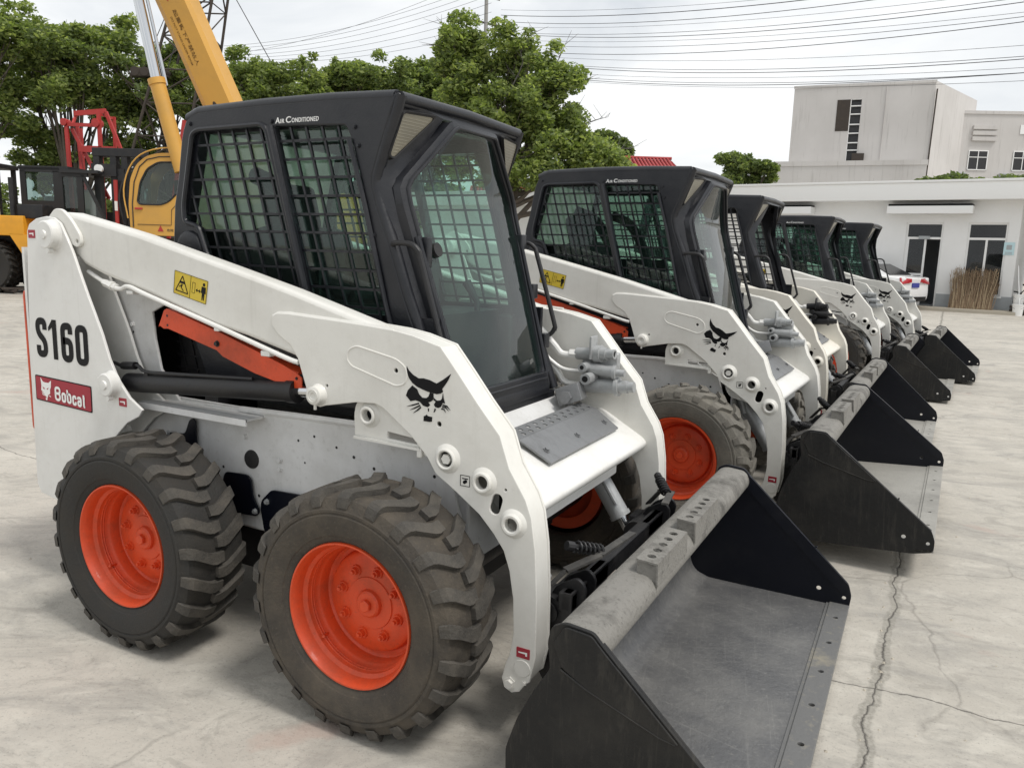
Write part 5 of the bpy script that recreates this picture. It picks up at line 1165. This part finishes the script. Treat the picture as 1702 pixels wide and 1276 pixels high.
mb=MB(); mb.tube([tuple(fx_(2.05,.22)),tuple(fx_(1.85,.34)),tuple(fx_(1.78,.46))],.035,6); mb.build('rope_guide','rust_dark',boom)
mb=MB(); a=Vector((-.12,.0,2.9)); b=Vector((-.56,0,4.66)); c_=Vector((-1.12,0,7.6)); mb.cyl(a,b,.155,n=24); mb.cyl(b-(b-a).normalized()*.02,b+(b-a).normalized()*.10,.175,n=24); cy=mb.build('luffing_cylinder','crane_yellow',e)
mb=MB(); mb.cyl(b,c_,.105,n=20); mb.cyl(b+Vector((.12,.14,0)),c_+Vector((.12,.14,0)),.035,n=10); mb.build('piston_rod','chrome',cy)
# operator cab with a rounded profile
prof=[(-1.28,1.55),(-1.30,2.2),(-1.24,2.72),(-1.10,3.02),(-.88,3.20),(-.60,3.27),(.40,3.30),(.40,1.55)]
win=[(-1.10,2.26),(-1.02,2.66),(-.86,2.94),(-.62,3.08),(-.15,3.09),(-.15,2.55),(-.42,2.28),(-.60,2.20),(-1.05,2.20)]
mb=MB(); pp=rpoly(prof,.10,4); plate(mb,pp,0,.03,holes=[rpoly(win,.08,4)],bev=.005); plate(mb,pp,.85,.88,holes=[rpoly(win,.08,4)])
n=len(pp)
for k in range(n):
    p,q=pp[k],pp[(k+1)%n]
    if p[0]<-1.0 and 1.8<p[1]<2.9 and q[0]<-1.0: continue
    mb.add([(p[0],.015,p[1]),(q[0],.015,q[1]),(q[0],.865,q[1]),(p[0],.865,p[1])],[(0,1,2,3)])
cb=mb.build('cab','crane_yellow',e,smooth=30)
mb=MB(); plate(mb,rpoly([(x,z) for x,z in win],.08,4),.012,.018); mb.box(-1.20,-1.19,.04,.84,1.8,2.8); mb.build('window','cab_window',cb,smooth=0)
mb=MB(); P=rpoly(win,.08,4); mb.tube([(x,-.004,z) for x,z in P]+[(P[0][0],-.004,P[0][1])],.018,6,cap=False); mb.build('window_seal','black_metal',cb)
mb=MB(); P=[(-1.21,1.72),(-1.21,2.2),(-1.15,2.66),(-1.02,2.98),(-.85,3.13),(-.6,3.19),(.3,3.22)]; mb.tube([(x,-.008,z) for x,z in P],.012,6); mb.tube([(-1.12,-.006,1.78),(-.4,-.006,1.78),(-.38,-.006,2.1),(-.05,-.006,2.45)],.006,5); mb.build('door_seam','rust_dark',cb)
mb=MB(); mb.box(-1.16,-1.00,-.03,.0,2.09,2.13,ch=.01); mb.build('door_handle','machine_red',cb)
mb=MB(); plate(mb,[(-.70,1.64),(-.57,1.64),(-.635,1.77)],-.006,-.002); mb.build('warning_mark','machine_red',cb,smooth=0)
mb=MB(); me=text_mesh('危险 勿靠近',offset=.01,extrude=.0005); fit_text(mb,'危险 勿靠近',-.50,-.12,1.64,1.70,-.002,offset=.01) ; bpy.data.meshes.remove(me); mb.build('lettering','rust_dark',cb,smooth=0)
mb=MB(); mb.tube(catmull([(-1.30,-.05,1.9),(-1.36,-.05,2.5),(-1.15,-.05,3.05),(-.70,-.05,3.33),(.2,-.05,3.42)],4),.015,6); mb.build('guard_rail','crane_yellow',cb)
mb=MB(); mb.box(-.75,-.3,.30,.70,1.7,2.1,ch=.05); mb.box(-.45,-.3,.30,.70,2.1,2.75,ch=.05); mb.build('seat','seat_black',cb)
# superstructure and carrier
mb=MB(); mb.box(-.1,3.4,.9,2.2,1.5,2.6,ch=.05); mb.hexa([(.5,.5,2.3),(2.3,.5,2.3),(2.3,.98,2.3),(.5,.98,2.3),(1.0,.5,3.0),(1.9,.5,3.0),(1.9,.98,3.0),(1.0,.98,3.0)]); mb.build('turntable','crane_yellow',e)
mb=MB(); mb.box(-2.4,5.2,.2,2.3,.95,1.5,ch=.04); mb.build('carrier_deck','rust_dark',e)
mb=MB(); mb.box(-2.9,-1.35,-.35,.3,1.5,1.74,ch=.08); mb.build('fender','black_metal',e)
for x in (-1.2,2.2,3.5):
    for y in (0,2.1):
        mb=MB(); mb.lathe_y([(y-.16,.0001),(y-.16,.28),(y-.18,.50),(y+.18,.50),(y+.16,.28),(y+.16,.0001)],x,.50,28); mb.build('wheel','rubber',e)

# hanging hook block on its ropes
# ---------------------------------------------------------------- lattice crane far behind
e=yroot('lattice_crane',-14.6,34,0); tag(e,'dark steel lattice boom standing behind the trees with ropes','crane')
mb=MB(); 
def lattice(mb,a,b,wa,wb,n,r=.05,side=Vector((1,0,0))):
    a=Vector(a);b=Vector(b); up=(b-a).normalized(); s2=up.cross(side).normalized()
    C=lambda t:[a.lerp(b,t)+side*(x*(wa+(wb-wa)*t))+s2*(y*(wa+(wb-wa)*t)) for x,y in ((-.5,-.5),(.5,-.5),(.5,.5),(-.5,.5))]
    for k in range(4): mb.tube([C(0)[k],C(1)[k]],r,5)
    for i in range(n):
        p=C(i/n);q=C((i+1)/n)
        for k in range(4):
            mb.tube([p[k],q[(k+1)%4]] if i%2 else [p[(k+1)%4],q[k]],r*.55,4)
            mb.tube([q[k],q[(k+1)%4]],r*.5,4)
lattice(mb,(-.6,0,3.0),(2.0,0,13.5),2.4,1.3,8,.06); mb.build('boom','rust_dark',e)
mb=MB(); 
for a,b in (((-1.1,0,8.4),(.9,0,12.5)),((-.1,0,8.4),(1.6,0,12.9)),((1.9,0,12.9),(4.2,0,8.9))): mb.tube([a,b],.018,4)
mb.build('rope','wire_dark',e)
mb=MB(); mb.box(-1.55,-.05,-.2,.2,8.10,8.45,ch=.05); 
for x in (-1.35,-.95,-.55,-.2): mb.cyl((x,-.22,8.3),(x,.22,8.3),.18,n=16)
mb.build('pulley_block','rust_dark',e)
mb=MB(); mb.box(-.9,2.0,-1,1,1.0,3.1,ch=.1); mb.box(-1.6,2.6,-1.3,1.3,0,1.0,ch=.2); mb.build('crawler_base','rust_dark',e)

# ---------------------------------------------------------------- red loading frame and black mast (forklift yard)
e=yroot('red_gantry_frame',-12.0,22.4,0); tag(e,'red steel lifting frame standing behind the dark machine cab','frame')
mb=MB()
for a,b,w in (((-.55,0,0),(-.62,0,4.72),.16),((-.55,.5,4.68),(-.20,0,3.0),.12),((-.62,0,4.60),(.42,0,4.60),.14),((-.42,0,4.60),(-.45,.3,4.92),.10),((-.45,.2,4.93),(.55,.2,5.02),.20),((.42,0,4.95),(.42,0,.2),.16),((.55,.2,5.0),(1.0,.2,3.9),.14),((-.5,.1,4.5),(.55,.1,2.6),.14),((-.25,0,3.95),(.85,0,3.95),.26),((-.6,.8,.2),(-.60,.8,4.6),.12),((.42,.8,.2),(.5,.8,4.95),.12),((-.6,0,4.55),(-.6,.8,4.55),.1),((.45,0,4.9),(.5,.8,4.9),.1)):
    obox(mb,a,b,.09,w*.66)
mb.cyl((-.66,-.1,4.66),(-.66,.2,4.66),.10,n=16); mb.cyl((.35,-.12,4.66),(.35,.2,4.66),.12,n=16); mb.build('steel_frame','machine_red',e,smooth=0); e.scale=(.88,.88,.985)
for l,d,x,lab in ((-10.6,23.5,.55,'slanting red steel prop beside the black mast'),(-8.7,21,.75,'slanting red steel prop left of the crane cylinder')):
    o=yroot('red_prop',l,d,0); tag(o,lab,'prop'); mb=MB(); obox(mb,(0,0,0),(x*1.6,0,4.9 if x<.6 else 4.35),.09,.09); mb.build('bar','machine_red',o,smooth=0)
e=yroot('forklift_mast',-11.35,21.6,0); tag(e,'tall black forklift mast between the dark cab and the yellow crane','mast')
mb=MB()
for x in (.05,.50,.80,1.12): obox(mb,(x,0,.1),(x,0,3.70),.22,.16)
mb.box(-.05,.62,-.2,.25,3.1,3.42); mb.box(-.05,1.3,-.12,.28,3.62,3.84,ch=.02); mb.box(.62,.80,-.15,.15,.3,3.3); mb.box(0,1.2,-.25,-.05,.3,.9); mb.box(.85,1.1,-.1,.3,.3,2.9)
mb.tube(catmull([(.90,-.15,3.3),(.72,-.3,2.6),(.80,-.3,1.9),(.95,-.2,1.2)],5),.03,6); mb.build('rails','black_metal',e,smooth=0)
mb=MB(); mb.box(.57,.66,-.28,-.23,.4,3.0); mb.build('red_strip','machine_red',e,smooth=0); mb=MB(); mb.box(.575,.655,-.29,-.281,2.2,2.45); mb.build('label','decal_white',e,smooth=0)
mb=MB(); mb.cyl((.18,-.28,3.28),(.18,-.20,3.28),.11,n=16); mb.build('work_light','decal_white',e)

# dark machine with a boxy cab
e=yroot('dark_cab_machine',-13.2,21.2,0); tag(e,'machine with a boxy dark grey cab and sloping front window','machine')
mb=MB()
for q in ((0,1.05,0,.06,1.9,2.40),(0,.14,0,.06,2.40,3.18),(.88,1.05,0,.06,2.4,3.18),(0,1.05,0,.06,3.14,3.26),(1.05,1.12,0,.3,1.9,3.22),(1.12,1.80,0,.05,3.04,3.20),(1.50,1.66,0,.06,1.3,3.05),(1.05,2.0,0,.06,1.25,1.9),(0,2.0,1.5,1.56,1.3,2.2),(0,.08,0,1.5,1.3,2.2),(-.02,1.3,0,1.55,3.2,3.30),(1.1,2.1,-.05,1.5,3.14,3.22)): mb.box(*q)
mb.add([(1.62,.0,3.1),(1.70,.0,3.1),(2.25,.0,1.9),(2.17,.0,1.9),(1.62,.06,3.1),(1.70,.06,3.1),(2.25,.06,1.9),(2.17,.06,1.9)],[(0,1,2,3),(4,5,6,7),(0,1,5,4),(1,2,6,5),(2,3,7,6),(3,0,4,7)])
mb.build('cab','cab_dark_grey',e,smooth=0)
mb=MB(); mb.box(.14,.88,.028,.034,2.4,3.14); mb.box(1.12,1.5,.028,.034,1.9,3.04); mb.add([(1.66,.03,3.04),(2.17,.03,1.9),(1.66,.03,1.9)],[(0,1,2)]); mb.build('window','cab_window',e,smooth=0)
mb=MB(); mb.box(.35,.75,.4,.8,1.6,2.55,ch=.06); mb.box(1.3,1.6,.5,.9,1.6,2.75,ch=.08); mb.build('seat','decal_white',e)
mb=MB(); mb.box(-.2,2.2,.1,1.5,.7,1.35,ch=.04); mb.build('chassis','loader_yellow',e)
for x in (.3,1.8):
    mb=MB(); mb.lathe_y([(-.05,.0001),(-.05,.3),(-.08,.45),(.3,.45),(.3,.0001)],x,.45,28); mb.build('wheel','rubber',e)
# yellow wheel loader cut by the left edge
e=yroot('wheel_loader',-14.6,20.0,0); tag(e,'yellow wheel loader with big lugged tyre cut by the left edge of the photo','wheel loader')
mb=MB(); mb.box(-2.2,2.15,.0,1.6,1.46,1.96,ch=.03); mb.build('bonnet','loader_yellow',e)
mb=MB(); mb.add([(1.77,.0,1.50),(4.0,.0,1.50),(4.0,.0,.1),(2.62,.0,.1),(1.77,1.5,1.50),(4.0,1.5,1.50),(4.0,1.5,.1),(2.62,1.5,.1)],[(0,1,2,3),(4,5,6,7),(0,1,5,4),(1,2,6,5),(2,3,7,6),(3,0,4,7)]); mb.build('front_body','loader_yellow',e,smooth=0)
mb=MB(); mb.box(-1.9,2.4,.55,1.4,.25,1.48); mb.build('frame','black_metal',e)
mb=MB()
for x in (-1.4,-.2,.62,1.05): obox(mb,(x,0.05,1.9),(x,.05,3.2),.09,.09); obox(mb,(x,1.5,1.9),(x,1.5,3.2),.09,.09)
mb.box(-1.5,1.15,.0,1.6,3.18,3.30,ch=.03); mb.box(-1.4,1.05,.04,.09,1.92,2.1); mb.box(1.95,2.6,.1,.6,1.9,2.25,ch=.03); mb.cyl((1.85,.1,1.5),(1.85,.1,2.9),.06); cbb=mb.build('cab','black_metal',e)
mb=MB(); mb.box(-1.35,.6,.06,.065,2.1,3.18); mb.build('window','cab_window',cbb,smooth=0)
mb=MB(); mb.box(.72,1.0,.5,.9,1.9,2.35); mb.build('battery_box','decal_white',e,smooth=0)
for x in (1.12,-1.9):
    mb=MB(); mb.lathe_y([(.05,.0001),(.05,.28),(-.02,.40),(-.04,.60),(.02,.66),(.45,.66),(.5,.4),(.5,.0001)],x,.68,36)
    for i in range(26):
        a=2*PI*i/26
        for s in (0,1):
            vs=[]
            for y,da in ((-.05+.5*s,0),(.22,.10)):
                for dw,r in ((-.035,.655),(-.03,.70),(.03,.70),(.035,.655)): q=a+(da+dw)/.7+s*.12; vs.append((x+r*math.sin(q),y,.68+r*math.cos(q)))
            mb.add(vs,[(0,1,5,4),(1,2,6,5),(2,3,7,6),(0,1,2,3),(4,5,6,7)])
    w_=mb.build('wheel','rubber',e,smooth=25); mb=MB(); mb.lathe_y([(.0,.30),(.04,.26),(.03,.0001)],x,.68,24); mb.build('rim','loader_yellow',w_)
# scrap low on the ground by the wheel loader
e=yroot('scrap_pile',-11.9,20.2,0); tag(e,'low pile of dark scrap metal on the ground at the left','scrap')
mb=MB()
for i in range(26):
    x=random.uniform(-1.6,1.0);y=random.uniform(-.3,.6); M=Matrix.Translation((x,y,random.uniform(.03,.25)))@Matrix.Rotation(random.uniform(0,3),4,'Z')@Matrix.Rotation(random.uniform(-.4,.4),4,'X'); mb.mi=0 if random.random()<.7 else 1; mb.box(-.25,.25,-.06,.06,-.03,.03,M=M,ch=.01)
mb.build('scrap_pieces',['rust_dark','grey_metal'],e)

# ---------------------------------------------------------------- utility pole and overhead wires
e=yroot('utility_pole',-2.66,60,0); tag(e,'grey utility pole with crossarms above the large middle tree','pole')
mb=MB(); mb.cyl((0,0,0),(0,0,21),.19,.13,n=14); mb.build('post','concrete_pole',e)
for z in (19.4,17.6): 
    mb=MB(); M=Matrix.Rotation(R_(12),4,'Y'); mb.box(-1.0,1.0,-.06,.06,-.05,.05,M=Matrix.Translation((0,0,z))@M)
    for x in (-.9,-.5,.5,.9): mb.cyl(Vector((x,0,z-.21*x)),Vector((x,0,z-.21*x+.22)),.06,n=8)
    mb.build('crossarm','rust_dark',e)
wr=[((4.24,18.66),(15.23,15.47)),((4.25,18.24),(15.25,15.21)),((4.28,17.71),(15.29,14.76)),((4.29,17.48),(15.32,14.47)),((4.31,17.0),(15.36,14.05)),((4.32,16.79),(15.38,13.79)),((4.33,16.52),(15.41,13.55)),((4.35,16.15),(15.44,13.24)),((4.37,15.64),(15.47,12.86)),((4.38,15.35),(15.53,12.26)),((4.41,14.83),(15.58,11.72)),((4.41,14.67),(15.59,11.53)),((4.43,14.3),(15.62,11.29)),((4.44,14.02),(15.64,10.99)),((4.45,13.86),(15.66,10.87)),((4.45,13.78),(15.67,10.75))]
for i,((l0,z0),(l1,z1)) in enumerate(wr):
    # run on in a straight line past the picture on both sides, with a slight sag
    P=[]
    for k in range(25):
        t=-.55+k*(2.5/24); l=l0+(l1-l0)*t; d=60-15*t; z=z0+(z1-z0)*t; z+=.55*(t-.5)**2*(1+.15*(i%3))-.14
        P.append(yard(l,d,z))
    mb=MB(); mb.tube(P,(.010,.014,.019)[(i*7)%3] if i!=1 else .024,5); o=mb.build('overhead_wire','wire_dark'); 
    tag(o,'thin dark overhead wire, one of many strung across the sky on the right','wire','overhead wires across the right of the sky')
w2=[((-23.91,17.73),(-5.84,18.69)),((-23.92,17.44),(-5.84,18.28)),((-23.93,17.14),(-5.83,17.79)),((-23.93,16.95),(-5.82,17.26)),((-23.9,17.97),(-5.85,19.09)),((-23.94,16.76),(-5.82,16.72)),((-23.92,17.34),(-5.86,19.5)),((-23.94,16.61),(-5.81,16.23))]
for i,((l0,z0),(l1,z1)) in enumerate(w2):
    P=[]
    for k in range(17):
        t=-.1+k*(1.3/16); P.append(yard(l0+(l1-l0)*t,70-10*t,z0+(z1-z0)*t-.5*(1-(2*t-1)**2)))
    mb=MB(); mb.tube(P,.012,4); o=mb.build('overhead_wire','wire_dark'); tag(o,'faint overhead wire fanning up to the pole, left of the large middle tree','wire','overhead wires left of the pole')

# ---------------------------------------------------------------- sky, light, camera
w=bpy.data.worlds.new('World'); scn.world=w; w.use_nodes=True; nt=w.node_tree; L=nt.links.new
bg=nt.nodes['Background']; sky=nt.nodes.new('ShaderNodeTexSky'); sky.sky_type='NISHITA'; sky.sun_disc=False
SE,SR=R_(60),R_(98)
sky.sun_elevation=SE; sky.sun_rotation=SR; sky.air_density=1; sky.dust_density=3
tc=nt.nodes.new('ShaderNodeTexCoord'); mp=nd(nt,'ShaderNodeMapping'); mp.inputs['Scale'].default_value=(1,1,3.2); L(tc.outputs['Generated'],mp.inputs[0])
n=nd(nt,'ShaderNodeTexNoise',Scale=1.9,Detail=9.0,Roughness=.55,Distortion=.4); L(mp.outputs[0],n.inputs['Vector'])
cl=mixc(nt,ramp(nt,n.outputs['Fac'],.38,.60),(6.0,6.3,6.6),(8.8,8.85,8.8))     # cloud deck, same physical scale as the sky texture
mx=mixc(nt,.90,sky.outputs[0],cl); L(mx,bg.inputs[0]); bg.inputs[1].default_value=.11
sd=bpy.data.lights.new('Sun','SUN'); sd.energy=2.0; sd.angle=R_(14); sd.color=(1,.965,.92); so=bpy.data.objects.new('Sun',sd); COL.objects.link(so)
# direction the light comes from: high, from behind the photographer's left
az=SR; v=Vector((math.sin(az)*math.cos(SE),math.cos(az)*math.cos(SE),math.sin(SE))); so.rotation_euler=v.to_track_quat('Z','Y').to_euler(); so.location=(0,-5,12)
cd=bpy.data.cameras.new('Camera'); cd.sensor_width=36; cd.lens=36*1294.89/1702; cd.clip_end=2000; cd.clip_start=.05
co_=bpy.data.objects.new('Camera',cd); COL.objects.link(co_)
pt,rl=.1697,.0297
fw=Vector((math.sin(YAW)*math.cos(pt),math.cos(YAW)*math.cos(pt),-math.sin(pt))); rt=Vector((math.cos(YAW),-math.sin(YAW),0)); up=rt.cross(fw)
r2=rt*math.cos(rl)+up*math.sin(rl); u2=-rt*math.sin(rl)+up*math.cos(rl)
co_.matrix_world=Matrix(((r2.x,u2.x,-fw.x,CAMP.x),(r2.y,u2.y,-fw.y,CAMP.y),(r2.z,u2.z,-fw.z,CAMP.z),(0,0,0,1)))
scn.camera=co_
scn.view_settings.view_transform='Standard'; scn.view_settings.look='None'; scn.view_settings.exposure=.22; scn.view_settings.gamma=1
scn.cycles.max_bounces=10; scn.cycles.transparent_max_bounces=24
for o in [c for c in L1.children if c.name.startswith('wheel') and c.location.x>.5]:
    for t in find(o,'tyre'): t.material_slots[0].link='OBJECT'; t.material_slots[0].material=MT['rubber_brown']

# small stones and grit lying about, and a far hedge that closes the yard on the left
mb=MB(); random.seed(5)
for i in range(420):
    if i%3: x=random.uniform(2.3,4.2); y=random.uniform(.2,9)
    else: x=random.uniform(-4.5,.2); y=random.uniform(-1.6,3)
    if i%7==0: x=2.42+random.gauss(0,.03)
    r=random.choice((.003,.004,.005,.008)); a=random.uniform(0,3)
    mb.add([(x+r*math.cos(a+k*1.57)*random.uniform(.7,1.3),y+r*math.sin(a+k*1.57),0) for k in range(4)]+[(x+random.gauss(0,r*.2),y,r*.8)],[(0,1,4),(1,2,4),(2,3,4),(3,0,4),(3,2,1,0)])
o=mb.build('gravel','slab_beige',smooth=0); tag(o,'loose grit and small stones on the concrete',kind='stuff')
e=yroot('boundary_hedge',-16,41,0); tag(e,'low dark green hedge behind the row of left hand trees','hedge')
rr=np.random.default_rng(3); cl=[(x,rr.normal()*.3,rr.uniform(.3,3.1+.6*math.sin(x*.7)),.55,300) for x in np.arange(-14,14,.16)]
leaf_mesh('foliage',e,cl,.13,('leaf_dark','leaf_mid'),(.7,.3),seed=4)
